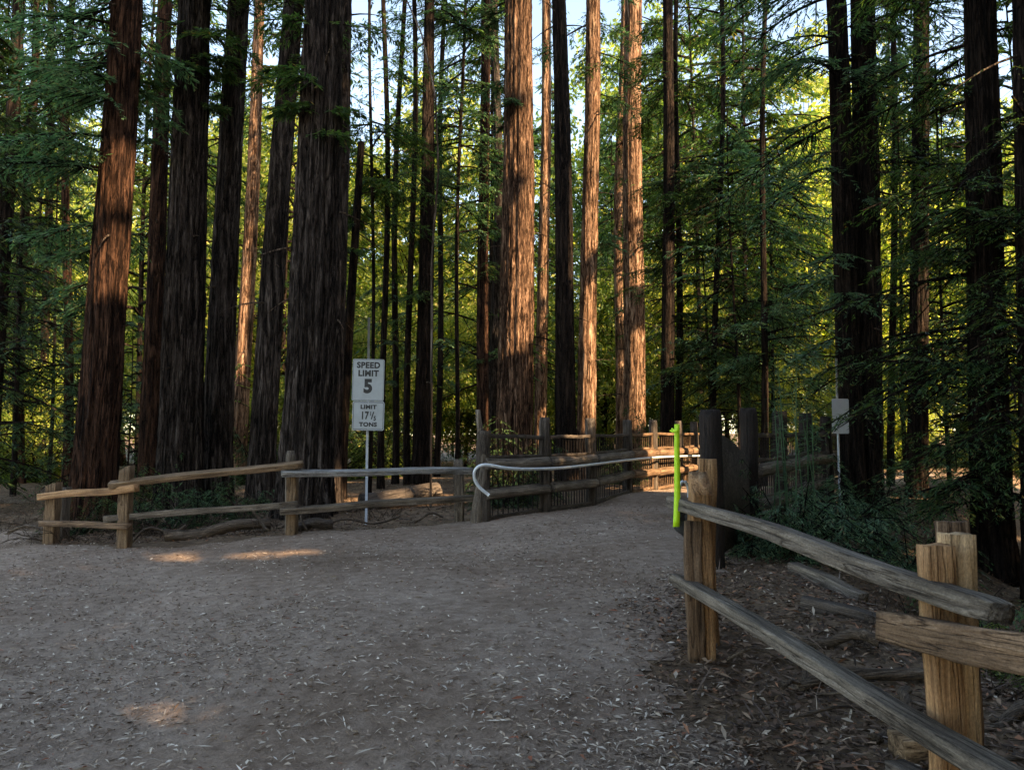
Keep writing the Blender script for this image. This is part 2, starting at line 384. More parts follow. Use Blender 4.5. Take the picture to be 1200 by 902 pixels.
def redwood_crown(g, axis, radf, z0, z1, n, L0, L1, nsec, per, ll, lw, az=None, droop=(.15, .5), r0=.035):
    lf = MB(); wd = MB()
    zs = np.sort(g.uniform(z0, z1, n))
    for z in zs:
        t = (z - z0) / max(.1, z1 - z0)
        a = g.uniform(*(az if az else (0, 2 * math.pi)))
        L = (L0 + (L1 - L0) * t) * g.uniform(.6, 1.2)
        limb(lf, wd, g, axis(z), a, g.uniform(-.1, .35), L, g.uniform(*droop), nsec, per, ll, lw, r0 * min(1, L / 2.5))
    return lf, wd
def broad_crown(g, c, rad, ncl, nl, ll, lw, cr=.55, shell=.55):
    lf = MB()
    d = g.standard_normal((ncl, 3)); d /= np.linalg.norm(d, axis=1)[:, None]
    rr = g.uniform(shell, 1, ncl) ** .6
    lump = 1 + .25 * np.sin(d[:, 0] * 5 + g.uniform(0, 6)) * np.sin(d[:, 2] * 6 + g.uniform(0, 6))
    cc = np.array(c) + d * rr[:, None] * lump[:, None] * np.array(rad)
    n = ncl * nl; q = g.standard_normal((ncl, nl, 3)) * np.array([cr, cr, cr * .45]) * .6
    pos = (cc[:, None, :] + q).reshape(n, 3)
    dd = g.standard_normal((n, 3)); dd[:, 2] -= .5
    nr = g.standard_normal((n, 3)); nr[:, 2] += 1.0
    lf.leaves(pos, dd, nr, ll * g.uniform(.6, 1.3, n), lw * g.uniform(.7, 1.3, n))
    return lf, cc

# ------------------------------------------------------------------ gaps cut into the crowns so sun patches fall where wanted
LIT = []   # (world point, radius)
def lit(p, r): LIT.append((np.array(tuple(p)), r))
def carve(v, f, off):
    """leave out the leaves that stand between the sun and the spots to be lit, listed in LIT"""
    c = v[f[:, 0]] + np.array(tuple(off))
    keep = np.ones(len(f), bool)
    for p, r in LIT:
        q = c - p; al = q @ SUNV; u = q @ UV; w = q @ VV
        keep &= ~((al > .8) & (u * u + w * w < (r + .006 * np.clip(al, 0, 40)) ** 2 * (.8 + .4 * np.sin(al * 9) ** 2)))
    return v, f[keep]
def crown_mesh(lf, m, off=None, wd=None, wm='bark_dark', name='crown'):
    v, f = lf.arrays()
    if off is not None:
        v, f = carve(v, f, off)
        vv = v[f].reshape(-1, 3); f = np.arange(len(vv)).reshape(-1, 4); v = vv
    if wd is None or not wd.v: return mesh_from(name, v, f, M[m])
    v2, f2 = wd.arrays(); nl = len(f)
    if off is not None: f2 = carve(v2, f2, off)[1]
    me = mesh_from(name, np.concatenate([v, v2]), np.concatenate([f, f2 + len(v)]), M[m]); me.materials.append(M[wm])
    mi = np.zeros(nl + len(f2), dtype=np.int32); mi[nl:] = 1; me.polygons.foreach_set('material_index', mi); me.update(); return me

# ================================================================== world, sun, camera
w = bpy.data.worlds.new('World'); scene.world = w; w.use_nodes = True
nt = w.node_tree; bg = nt.nodes['Background']
sky = nt.nodes.new('ShaderNodeTexSky'); sky.sky_type = 'NISHITA'; sky.sun_disc = False
sky.sun_elevation = SUN_EL; sky.sun_rotation = math.atan2(SUNV[0], SUNV[1])
nt.links.new(sky.outputs[0], bg.inputs[0]); bg.inputs[1].default_value = .15
sd = bpy.data.lights.new('sun', 'SUN'); sd.energy = 5; sd.angle = R(.5); sd.color = (1, .78, .55)
so = bpy.data.objects.new('sun', sd); COL.objects.link(so)
so.rotation_euler = Vector(SUNV).to_track_quat('Z', 'Y').to_euler()
cam = bpy.data.cameras.new('camera'); co = bpy.data.objects.new('camera', cam); COL.objects.link(co)
cam.lens = 27; cam.sensor_width = 36; cam.clip_end = 2000; cam.clip_start = .05
co.location = (0, 0, EYE); co.rotation_euler = (math.pi / 2 + PITCH, 0, 0); scene.camera = co
scene.view_settings.view_transform = 'Standard'; scene.view_settings.look = 'None'
scene.view_settings.exposure = 2.15
scene.view_settings.use_white_balance = True; scene.view_settings.white_balance_temperature = 8000; scene.view_settings.white_balance_tint = 10; scene.view_settings.gamma = 1

# ================================================================== ground and path
def grid(xs, ys, name, m, dz=0, keep=None):
    X, Y = np.meshgrid(xs, ys); Z = gz(X, Y) + dz
    v = np.stack([X, Y, Z], -1).reshape(-1, 3); nx = len(xs)
    i = np.arange(len(ys) - 1)[:, None] * nx + np.arange(nx - 1)[None, :]
    f = np.stack([i, i + 1, i + nx + 1, i + nx], -1).reshape(-1, 4)
    if keep is not None:
        c = v[f].mean(1); f = f[keep(c[:, 0], c[:, 1])]
        u, inv = np.unique(f, return_inverse=True); v = v[u]; f = inv.reshape(-1, 4)
    o = obj(name, mesh_from(name, v, f, m, True)); return o
def nonlin(lo, hi, fine_lo, fine_hi, step):
    a = list(np.arange(fine_lo, fine_hi, step)); q = step
    x = fine_lo
    while x > lo: q *= 1.25; x -= q; a.insert(0, x)
    x = a[-1]; q = step
    while x < hi: q *= 1.25; x += q; a.append(x)
    return np.array(a)
tag(grid(nonlin(-900, 900, -14, 16, .16), nonlin(-300, 1400, -3, 32, .16), 'ground', M['ground']), None, None, kind='structure')
POLY = [(-7.5, -3), (1.25, -3), (1.15, 1), (1.0, 2.5), (.85, 4), (1.1, 5.6), (1.9, 7.3), (5.6, 12.9), (14, 25.2), (11.5, 27), (2.6, 16.3), (-.3, 11.15),
        (-1.2, 10.9), (-3, 10.1), (-4.8, 9.7), (-6.4, 10.6), (-9, 13.5), (-14, 20), (-17, 21), (-14, 14.5), (-10, 8), (-9, 2)]
def inpoly(x, y, poly=POLY):
    ins = np.zeros(np.shape(x), bool); n = len(poly)
    for i in range(n):
        x0, y0 = poly[i]; x1, y1 = poly[(i + 1) % n]
        if y0 == y1: continue
        c = ((y0 > y) != (y1 > y)) & (x < (x1 - x0) * (y - y0) / (y1 - y0) + x0); ins ^= c
    return ins
def onpath(x, y):
    return inpoly(x + .12 * np.sin(y * 3.1) + .07 * np.sin(y * 9 + x * 4) + .05 * np.sin(y * 23 + x * 13), y + .1 * np.sin(x * 2.7) + .06 * np.sin(x * 8.3 + y * 5))
tag(grid(np.arange(-17, 14.2, .06), np.arange(-3, 26, .06), 'path', M['path'], .006, onpath), None, None, kind='structure')

# leaf litter ------------------------------------------------------
def litter(name, m, pts, ln, wd_, seed, label, tilt=.22, cat='leaf litter'):
    g = np.random.default_rng(seed); n = len(pts); mb = MB()
    z = gz(pts[:, 0], pts[:, 1]) + .012
    base = np.stack([pts[:, 0], pts[:, 1], z + g.uniform(0, .01, n)], 1)
    a = g.uniform(0, 2 * math.pi, n); d = np.stack([np.cos(a), np.sin(a), g.normal(0, tilt * .7, n)], 1)
    nr = np.stack([g.normal(0, tilt, n), g.normal(0, tilt, n), np.ones(n)], 1)
    l = ln * np.exp(g.normal(0, .38, n))
    mb.leaves(base, d, nr, l, wd_ * np.exp(g.normal(0, .3, n)), g.uniform(-.12, .12, n)[:, None] * np.ones((1, 1)) if False else 0)
    v, f = mb.arrays(); v[1::4, 2] += g.uniform(0, .008, n); v[3::4, 2] += g.uniform(0, .008, n)
    return tag(obj(name, mesh_from(name, v, f, M[m])), label, cat, kind='stuff')
g = np.random.default_rng(5)
def fan(n, y0, y1, half=.72):
    y = y0 * (y1 / y0) ** g.random(n); x = g.uniform(-half, half, n) * (y + 1.2); return np.stack([x, y], 1)
p = fan(62000, 2.2, 22); on = onpath(p[:, 0], p[:, 1])
cl = np.sin(p[:, 0] * 2.3 + np.sin(p[:, 1] * 1.7)) + np.sin(p[:, 1] * 1.9 + p[:, 0]) * .8
q = p[on & (g.random(len(p)) < .56 + .24 * cl)]
litter('leaf_litter', 'litter', q, .040, .009, 1, 'pale dry leaves and wood chips scattered over the grey dirt path')
g2 = np.random.default_rng(9)
n = 60000; yy = 1.6 * (14 / 1.6) ** g2.random(n); xx = .95 + g2.normal(0, .22, n) + (g2.random(n) ** 1.2) * 6.5 + np.clip(yy - 6, 0, 9) * .65
r1 = np.stack([xx, yy], 1)
n = 26000; r2 = np.stack([g2.uniform(-14, 1, n), 10.2 + g2.random(n) ** 1.3 * 13], 1); r2 = r2[~onpath(r2[:, 0], r2[:, 1])]
litter('leaf_litter', 'duff', np.concatenate([r1, r2]), .048, .015, 2, 'thick brown leaves and bark scraps on the forest floor beside the fences', .4)
n = 5200; tx = np.concatenate([r1[g2.integers(0, len(r1), 2600)], r2[g2.integers(0, len(r2), 2600)]])
p2 = fan(70000, 2.2, 20); p2 = p2[onpath(p2[:, 0], p2[:, 1])]; cl2 = np.sin(p2[:, 0] * 1.3 + 2 * np.sin(p2[:, 1] * .9)) ; p2 = p2[g.random(len(p2)) < .42 + .5 * cl2]
litter('leaf_litter', 'scraps', p2, .03, .0095, 4, 'small brown leaf scraps trodden into the grey dirt path', .3)
litter('twig_litter', 'twig', tx + g2.normal(0, .1, tx.shape), .22, .009, 3, 'thin fallen twigs lying in the leaves beside the fences', .35, 'twigs')

# ================================================================== left split-rail fence
A = P(62, 635, 10.5); B_ = P(146, 640, 9.8); C_ = P(340, 626, 10.3); D = P(538, 609, 11.2); A2 = P(74, 632, 10.9)
fo = Vector((C_.x, C_.y, C_.z))
fence = thing('split_rail_fence', 'split-rail timber fence along the left edge of the path, in front of the big trunks', 'fence', fo)
def post(px, base, d, ytop, w, m, parent, h=None, **kw):
    top = P(px, ytop, d); b = Vector((top.x, d, G(top.x, d) - .25))
    return beam('post', b, top, w, h or w, m, parent, wob=.006, **kw)
post(63, 635, 10.5, 567, .15, 'wood_tan', fence, slant=.3)
post(73, 632, 10.9, 571, .17, 'wood_grey', fence)
post(149, 640, 9.8, 548, .14, 'wood_tan', fence, slant=.5)
post(341, 626, 10.35, 528, .125, 'wood_grey', fence, kind='round', end=.25)
post(343.5, 626, 10.2, 545, .13, 'wood_tan', fence)
post(538, 609, 11.25, 538, .14, 'wood_grey', fence, end=.25)
beam('rail', P(46, 582, 10.35), P(160, 572, 9.6), .08, .09, 'wood_cut', fence, wob=.007)
beam('rail', P(128, 568, 9.72), P(355, 543, 10.05), .11, .07, 'wood_tan', fence, wob=.007, roll=.35)
beam('rail', P(330, 554.5, 9.95), P(554, 551, 11.0), .12, .07, 'wood_silver', fence, wob=.007, roll=.25)
beam('rail', P(48, 613, 10.35), P(152, 616, 9.62), .07, .075, 'wood_brown', fence, wob=.007)
beam('rail', P(122, 607.5, 9.75), P(350, 590, 10.08), .07, .08, 'wood_grey', fence, wob=.007)
beam('rail', P(328, 598, 10.0), P(556, 583, 11.05), .10, .08, 'wood_grey', fence, wob=.007, roll=.2)

# ================================================================== right split-rail fence (near)
fence2 = thing('split_rail_fence', 'near split-rail fence on the right running towards the viewer, with fresh orange-brown posts', 'fence', (1.45, 3.8, G(1.45, 3.8)))
def vpost(name, px0, px1, d, ytop, m, dep, off=0, base=None, **kw):
    x0 = P(px0, ytop, d).x; x1 = P(px1, ytop, d).x; t = P((px0 + px1) / 2, ytop, d); t.y += off
    b = Vector((t.x, t.y, (G(t.x, t.y) - .3) if base is None else base))
    return beam(name, b, t, dep, x1 - x0, m, fence2, **kw)
SLZ = 1.1
# mid post: split halves (with the beam's local Z across the picture)
vpost('post', 808, 832, 4.85, 566, 'wood_cut', .12, 0, wob=.006, slz=SLZ)
vpost('post', 826, 839, 5.0, 538, 'wood_cut', .11, .12, wob=.008)
vpost('post', 807, 815, 4.82, 610, 'wood_brown', .1, -.03, wob=.008)
# near post: two pale halves and a bark-backed slab
vpost('post', 1085, 1112, 2.78, 638, 'wood_cut', .10, 0, wob=.006)
vpost('post', 1110, 1133, 2.80, 626, 'wood_pale', .11, .02, wob=.005)
vpost('post', 1130, 1141, 2.9, 614, 'wood_brown', .12, .10, wob=.01)
beam('rail', P(788, 586, 5.1), P(1172, 716, 2.46), .115, .075, 'wood_grey', fence2, wob=.007, roll=-.15, end=.2)
beam('rail', P(793, 677, 4.98), P(1190, 918, 2.26), .105, .06, 'wood_grey', fence2, wob=.007, roll=-.1)
beam('rail', P(1042, 735, 2.92), P(1330, 792, 1.8), .10, .11, 'wood_brown', fence2, wob=.007, roll=-.1)
beam('rail', P(1050, 905, 2.55), P(1330, 1040, 1.8), .07, .07, 'wood_old', fence2, wob=.007)
beam('post', Vector((2.35, 1.45, G(2.35, 1.45) - .3)), Vector((2.35, 1.45, 1.32)), .14, .13, 'wood_fresh', fence2, wob=.006)

# latch end of the near fence: black catch block and steel loop, strip marker
lp = P(799, 597, 4.98)
latch = thing('gate_catch', 'steel loop and black rubber catch bolted to the far end of the near fence', 'latch', lp)
mb = MB(); th = np.linspace(-.4, math.pi + .4, 16)
mb.tube([(.02 + .032 * math.cos(t), .02, .105 + .075 * math.sin(t)) for t in th], .011, 8); obj('loop', mb.mesh('loop', M['galv'], True), latch)
beam('catch_block', lp + Vector((-.02, .03, -.03)), lp + Vector((.05, .03, -.17)), .09, .09, 'wood_old', latch, wob=.01)
bk = beam('strike_plate', lp + Vector((.03, -.035, -.02)), lp + Vector((.03, -.035, -.12)), .02, .07, 'wood_old', latch)
for o in (bpy.data.objects['catch_block'], bk): o.data.materials.clear(); o.data.materials.append(M['black'])
mb = MB(); rows = []
s0 = P(792.5, 617, 4.86); s1 = P(794, 497, 4.9)
K = 14
for i in range(K + 1):
    t = i / K; c = s0.lerp(s1, t); wv = .004 * math.sin(t * 5)
    hw = .020 - .004 * t
    for sx, sy in ((-1, -1), (1, -1), (1, 1), (-1, 1)): rows.append((c.x - s0.x + sx * hw + wv, c.y - s0.y + sy * .004 + wv, c.z - s0.z))
f = [[i * 4 + j, i * 4 + (j + 1) % 4, (i + 1) * 4 + (j + 1) % 4, (i + 1) * 4 + j] for i in range(K) for j in range(4)] + [[3, 2, 1, 0], [K * 4, K * 4 + 1, K * 4 + 2, K * 4 + 3]]
mb.add(rows, f)
strip = thing('marker_strip', 'bright yellow-green strip standing upright at the end of the near rail', 'marker', s0)
obj('strip', mb.mesh('strip', M['strap']), strip)
mb = MB(); mb.tube([(.0, .0, .60), (-.018, .0, .612), (-.026, .01, .60), (-.01, -.008, .592), (.012, -.006, .60)], .007, 6)
obj('tie', mb.mesh('tie', M['strap'], True), strip)

# ================================================================== bridge railings
Lp = [(563, 11.0, 480, .20), (638, 12.0, 489, .17), (692, 13.6, 490, .19), (735, 15.8, 492, .19), (765, 17.0, 492, .19), (795, 18.3, 493, .19), (813, 19.3, 494, .19), (829, 20.4, 495, .19)]
Rp = [(832.5, 7.5, 480, .215), (876, 9.3, 478, .21), (913, 10.7, 482, .2), (943, 12.2, 484, .2), (968, 13.7, 488, .2), (990, 15.2, 491, .2)]
def bridge_rail(name, label, posts, skipfirst=False):
    d0 = posts[0]; o0 = P(d0[0], 550, d0[1])
    root = thing(name, label, 'railing', (o0.x, o0.y, G(o0.x, o0.y)))
    tops = []
    for i, (px, d, yt, w_) in enumerate(posts):
        t = P(px, yt, d); b = Vector((t.x, d, G(t.x, d) - .3)); tops.append(t)
        if i == 0 and not skipfirst:
            beam('post', b, t, w_, w_ * .8, 'wood_grey', root, kind='round', wob=.03, taper=.35)
            beam('post', b + Vector((.03, .05, 0)), t + Vector((.05, .05, -.3)), w_, w_, 'wood_old', root, kind='round', wob=.02)
        else:
            beam('post', b, t, w_, w_, 'wood_dark' if skipfirst else 'wood_old', root, kind='round', wob=.006, end=.12)
    return root, tops
def panel(root, a, b, za, zb, ga, gb, wm='wood_old', curve=0):
    """a, b post axes (x, y); za/zb top heights; ga/gb ground heights: frames, two half-log rails, dark backing of wire and slats"""
    a = Vector(a); b = Vector(b); d = (b - a).normalized(); nrm = Vector((d.y, -d.x)) ; L = (b - a).length
    def pt(s, zf, off=0):
        q = a.lerp(b, s) + nrm * off; return Vector((q.x, q.y, (ga + (gb - ga) * s) + zf * ((za - ga) * (1 - s) + (zb - gb) * s)))
    e = .1 / L
    for zf, hh, off in ((.99, .055, .03), (.74, .05, .03), (.365, .05, .03), (.27, .05, .03), (.03, .07, .03)):
        beam('panel_rail', pt(e, zf, off), pt(1 - e, zf, off), .05, hh, wm, root, wob=.006)
    for zf, hh in ((.655, .165), (.315, .15)):
        beam('log_rail', pt(e * .3, zf, .10), pt(1 - e * .3, zf, .10), .13, hh, 'wood_grey' if wm == 'wood_old' else wm, root, kind='round', wob=.007)
    for s in (e * 1.3, 1 - e * 1.3):
        beam('panel_stile', pt(s, .02, .03), pt(s, 1.0, .03), .045, .045, wm, root, wob=.004)
    ns = int(L / .12); mb = MB(); o = root.location
    for i in range(ns):
        s = e + (1 - 2 * e) * (i + .5) / ns; p0 = pt(s, .03, -.01) - o; p1 = pt(s, .985, -.01) - o
        mb.tube([p0, p0.lerp(p1, .5), p1], .008 if i % 3 else .011, 4)
    sl = obj('slats', mb.mesh('slats', M['wood_dark' if wm == 'wood_old' else 'wood_brown']), root)
lr, lt = bridge_rail('bridge_railing', 'left bridge railing of dark round-topped posts, log rails and slatted panels behind the pale pipe', Lp)
for i in range(len(Lp) - 1):
    a, b = lt[i], lt[i + 1]
    za = P(Lp[i][0], 513, Lp[i][1]).z if i == 0 else a.z - .30; zb = b.z - .30
    if i == 0: za = zb + .02
    panel(lr, (a.x, a.y), (b.x, b.y), za, zb, G(a.x, a.y), G(b.x, b.y), 'wood_old' if i < 3 else 'wood_brown')
rr_, rt = bridge_rail('bridge_railing', 'right bridge railing of thick dark posts leading away behind the bush', Rp, True)
for i in range(len(Rp) - 1):
    a, b = rt[i], rt[i + 1]; za, zb = a.z - .32, b.z - .32
    if i == 0: za = a.z - .25; zb = b.z - .68
    d = (Vector((b.x, b.y)) - Vector((a.x, a.y))).normalized(); ga, gb = G(a.x - .4, a.y), G(b.x - .5, b.y)
    if i:
        panel(rr_, (a.x, a.y), (b.x, b.y), za, zb, ga, gb)
    else:   # swooping end panel
        o = rr_.location; n = 14; rows = []
        for k in range(n + 1):
            s = k / n; x = a.x + (b.x - a.x) * s; y = a.y + (b.y - a.y) * s
            zt = P(845, 508, 7.7).z + (P(882, 546, 9.2).z - P(845, 508, 7.7).z) * (s ** 2.1)
            for oy in (-.02, .02):
                for z in (ga + .1, zt): rows.append((x - o.x - d.y * oy, y - o.y + d.x * oy, z - o.z))
        f = []
        for k in range(n):
            q = k * 4; r_ = q + 4
            f += [[q, r_, r_ + 1, q + 1], [q + 2, q + 3, r_ + 3, r_ + 2], [q + 1, r_ + 1, r_ + 3, q + 3], [q, q + 2, r_ + 2, r_]]
        mb = MB(); mb.add(rows, f); obj('end_panel', mb.mesh('end_panel', M['wood_old']), rr_)
        for zf, hh in ((1.31, .12), (1.13, .07), (.75, .1)):
            pa = Vector((a.x - .09, a.y + .055, zf)); pb = Vector((b.x - .09, b.y + .055, zf - .02))
            beam('log_rail', pa, pb, .11, hh, 'wood_grey', rr_, kind='round', wob=.014)

# pale pipe with hooked end
pipe_pts = [(573, 580, 10.72), (562, 571, 10.7), (556.5, 562, 10.68), (556, 553, 10.66), (560, 547, 10.66), (568, 544.5, 10.66), (580, 546, 10.7), (595, 548.5, 10.8),
            (620, 549.5, 11.1), (660, 548, 12.0), (700, 543.5, 13.3), (735, 539, 15.1), (765, 536, 16.3), (795, 534.5, 17.6), (820, 534, 18.9)]
pw = [P(*t) for t in pipe_pts]
sm = []
for i in range(len(pw) - 1):
    p0 = pw[max(0, i - 1)]; p1 = pw[i]; p2 = pw[i + 1]; p3 = pw[min(len(pw) - 1, i + 2)]
    for k in range(5):
        t = k / 5; sm.append(.5 * ((2 * p1) + (p2 - p0) * t + (2 * p0 - 5 * p1 + 4 * p2 - p3) * t * t + (3 * p1 - p0 - 3 * p2 + p3) * t ** 3))
sm.append(pw[-1])
o0 = Vector((pw[0].x, pw[0].y, G(pw[0].x, pw[0].y)))
pipe = thing('pipe_handrail', 'long pale metal pipe with a hooked end along the left bridge railing', 'handrail', o0)
mb = MB(); mb.tube([q - o0 for q in sm], .023, 10); obj('pipe', mb.mesh('pipe', M['pipe'], True), pipe)
for i in (1, 2, 3, 4, 5):
    a = lt[i]; j = min(range(len(sm)), key=lambda k: (Vector((sm[k].x, sm[k].y)) - Vector((a.x, a.y))).length)
    mb = MB(); q = sm[j] - o0; e = Vector((a.x, a.y, sm[j].z)) - o0; mb.tube([q + Vector((0, 0, -.01)), q.lerp(e, .5) + Vector((0, 0, -.03)), e], .016, 6)
    obj('bracket', mb.mesh('bracket', M['galv'], True), pipe)

# ================================================================== signs
def text_mesh(body, size, off, xs=1.0):
    cu = bpy.data.curves.new('t', 'FONT'); cu.body = body; cu.size = size; cu.align_x = 'CENTER'; cu.align_y = 'CENTER'
    cu.extrude = .0008; cu.offset = off; cu.space_character = 1.08; cu.resolution_u = 4
    o = bpy.data.objects.new('t', cu); COL.objects.link(o); bpy.context.view_layer.update()
    me = bpy.data.meshes.new_from_object(o.evaluated_get(bpy.context.evaluated_depsgraph_get()))
    bpy.data.objects.remove(o); bpy.data.curves.remove(cu)
    co_ = np.zeros(len(me.vertices) * 3, dtype=np.float32); me.vertices.foreach_get('co', co_); co_ = co_.reshape(-1, 3)
    co_[:, 0] *= xs; me.vertices.foreach_set('co', co_.ravel()); me.update(); return me
def plate(w_, h_, r=.025, th=.003, ins=0, z=0):
    pts = []
    for cx, cy, a0 in ((1, 1, 0), (-1, 1, 90), (-1, -1, 180), (1, -1, 270)):
        for k in range(5):
            a = R(a0 + k * 22.5); pts.append((cx * (w_ / 2 - ins - r) + r * math.cos(a), cy * (h_ / 2 - ins - r) + r * math.sin(a)))
    return pts
def plate_mesh(name, w_, h_, m, th=.003):
    import bmesh
    bm = bmesh.new(); vs = [bm.verts.new((x, y, -th)) for x, y in plate(w_, h_)]; f = bm.faces.new(vs)
    e = bmesh.ops.extrude_face_region(bm, geom=[f]); bmesh.ops.translate(bm, verts=[q for q in e['geom'] if isinstance(q, bmesh.types.BMVert)], vec=(0, 0, th))
    bmesh.ops.recalc_face_normals(bm, faces=bm.faces)
    me = bpy.data.meshes.new(name); bm.to_mesh(me); bm.free(); me.materials.append(M[m]); return me
def border_mesh(w_, h_, ins, t):
    a = plate(w_, h_, .02, ins=ins); b = plate(w_, h_, .016, ins=ins + t); n = len(a)
    v = [(x, y, .0012) for x, y in a] + [(x, y, .0012) for x, y in b]; f = [[i, (i + 1) % n, n + (i + 1) % n, n + i] for i in range(n)]
    mb = MB(); mb.add(v, f); return mb.mesh('border', M['ink'])
sb = P(428.5, 613, 11.3)
sign = thing('speed_sign', 'white SPEED LIMIT 5 sign over a white tons limit plate on a steel post', 'road sign', (sb.x, 11.3, G(sb.x, 11.3)))
so_ = sign.location
mb = MB(); t0 = P(432.5, 372, 11.33) - so_; b0 = Vector((0.0, .03, -.2))
for dx, hw, dy in ((0, .012, .01), (-.013, .005, 0), (.013, .005, 0)):
    for i_ in range(1):
        mb.tube([b0 + Vector((dx, dy, 0)), b0.lerp(t0, .5) + Vector((dx, dy, 0)), t0 + Vector((dx, dy, 0))], hw, 4)
obj('sign_post', mb.mesh('sign_post', M['galv']), sign)
def face(name, px, py, w_, h_, lines, border):
    c = P(px, py, 11.25) - so_
    mt = Matrix.Translation(c) @ Matrix.Rotation(R(4), 4, 'Z') @ Matrix.Rotation(math.pi / 2, 4, 'X') @ Matrix.Rotation(R(-.8), 4, 'Z')
    pl = obj(name, plate_mesh(name, w_, h_, 'sign'), sign, mtx=mt)
    obj('border', border_mesh(w_, h_, .012 if border > .005 else .01, border), pl)
    for body, y, x, sz, off, xs in lines:
        me = text_mesh(body, sz, off, xs); me.materials.append(M['ink']); obj('lettering', me, pl, loc=(x, y, .0018))
    mb = MB(); 
    for yy_ in (-h_ / 2 + .02, h_ / 2 - .02): mb.tube([(0, yy_, -.001), (0, yy_, .002), (0, yy_, .005)], .007, 8)
    obj('bolt', mb.mesh('bolt', M['galv']), pl)
    return pl
face('speed_plate', 431.5, 445.2, .462, .618, [('SPEED', .215, 0, .12, .0055, .98), ('LIMIT', .095, 0, .12, .0055, .98), ('5', -.10, 0, .27, .014, .95)], .004)
face('weight_plate', 431.5, 487.2, .462, .425, [('LIMIT', .128, 0, .08, .004, 1.15), ('17', .0, -.052, .155, .005, .72), ('1', .03, .035, .08, .003, .8), ('/', .0, .062, .15, .003, 1.0), ('5', -.038, .095, .09, .0035, .8), ('TONS', -.128, 0, .082, .0042, 1.12)], .007)

sb2 = P(983, 560, 12.2)
s2 = thing('road_sign', 'small pale sign turned away on a thin post beside the dark twin trunk', 'road sign', (sb2.x, 12.2, G(sb2.x, 12.2)))
o2 = s2.location
mb = MB(); a_ = P(983, 565, 12.2) - o2; b_ = P(980, 420, 12.2) - o2; mb.tube([Vector((0, 0, -.1)), a_.lerp(b_, .5), b_], .018, 6); obj('sign_post', mb.mesh('sign_post', M['galv']), s2)
for yc, hh in ((479, 24), (500, 16)):
    c = P(985, yc, 12.12) - o2; mt = Matrix.Translation(c) @ Matrix.Rotation(R(12), 4, 'Z') @ Matrix.Rotation(math.pi / 2, 4, 'X')
    obj('sign_plate', plate_mesh('sign_plate', .30, hh * 12.1 / 900, 'signback'), s2, mtx=mt)

# ================================================================== logs, boards, fallen wood
def log(name, label, cat, p0, p1, w_, m='dead', **kw):
    p0 = Vector(p0); p1 = Vector(p1); _sd[0] += 1
    me = beam_mesh(name, (p1 - p0).length, w_, w_ * .9, M[m], seed=_sd[0], kind=kw.pop('kind', 'round'), **kw)
    o = obj(name, me); o.matrix_world = align(p0, p1); tag(o, label, cat, kw.get('group')); return o
def gp(px, d, up=0): x = (px - 600) / F * d; return Vector((x, d, G(x, d) + up))
log('fallen_log', 'long fallen brown log lying behind the left fence between its second and third posts', 'log', gp(198, 10.45, .06), gp(320, 10.9, .11), .2, 'wood_dead', wob=.03, taper=.8)
log('fallen_log', 'short dark log end on the ground under the left fence rail near the tan post', 'log', gp(345, 10.6, .06), gp(392, 10.75, .08), .16, 'wood_old', wob=.02)
log('fallen_log', 'dark log in the sunlit clearing behind the silver rail', 'log', gp(425, 13.5, .12), gp(515, 14.2, .2), .36, 'wood_old', wob=.03)
stick = [('thin pale stick propped against the left fence beside the round-topped post', 362, 10.5, 352, 10.9, .35, .03), ('long thin stick lying behind the left fence below the sign', 372, 10.75, 470, 11.3, .1, .03),
         ('crooked stick poking out left of the fallen log', 150, 10.4, 222, 10.7, .2, .05), ('dark stick leaning over the fallen log', 320, 10.5, 296, 10.7, .35, .04),
         ('pale stick lying by the foot of the sign post', 470, 11.4, 520, 11.6, .08, .04), ('dark broken branch on the ground left of the first fence post', 5, 12, 60, 10.9, .12, .05)]
for lb, a, da, b, db, up, w_ in stick: log('fallen_branch', lb, 'branch', gp(a, da, .02), gp(b, db, up), w_, 'wood_dead', wob=.05)
for i, (lb, px, d, ang, L, m, w_, h_) in enumerate([('grey board lying in the leaves behind the near fence', 962, 7.0, -1.15, .8, 'wood_grey', .12, .03), ('dark board half buried beside the grey board', 1000, 5.6, -.6, .8, 'wood_old', .12, .04),
        ('short sawn wood block in the leaves left of the near fence post', 1068, 3.5, .1, .26, 'wood_tan', .13, .1)]):
    c = gp(px, d, .05); dv = Vector((math.cos(ang), math.sin(ang), 0)) * L / 2
    a = c - dv; b = c + dv; a.z = G(a.x, a.y) + .05; b.z = G(b.x, b.y) + .06
    log('board' if i < 2 else 'wood_block', lb, 'board' if i < 2 else 'wood block', a, b, w_, m, kind='rect', wob=.006)
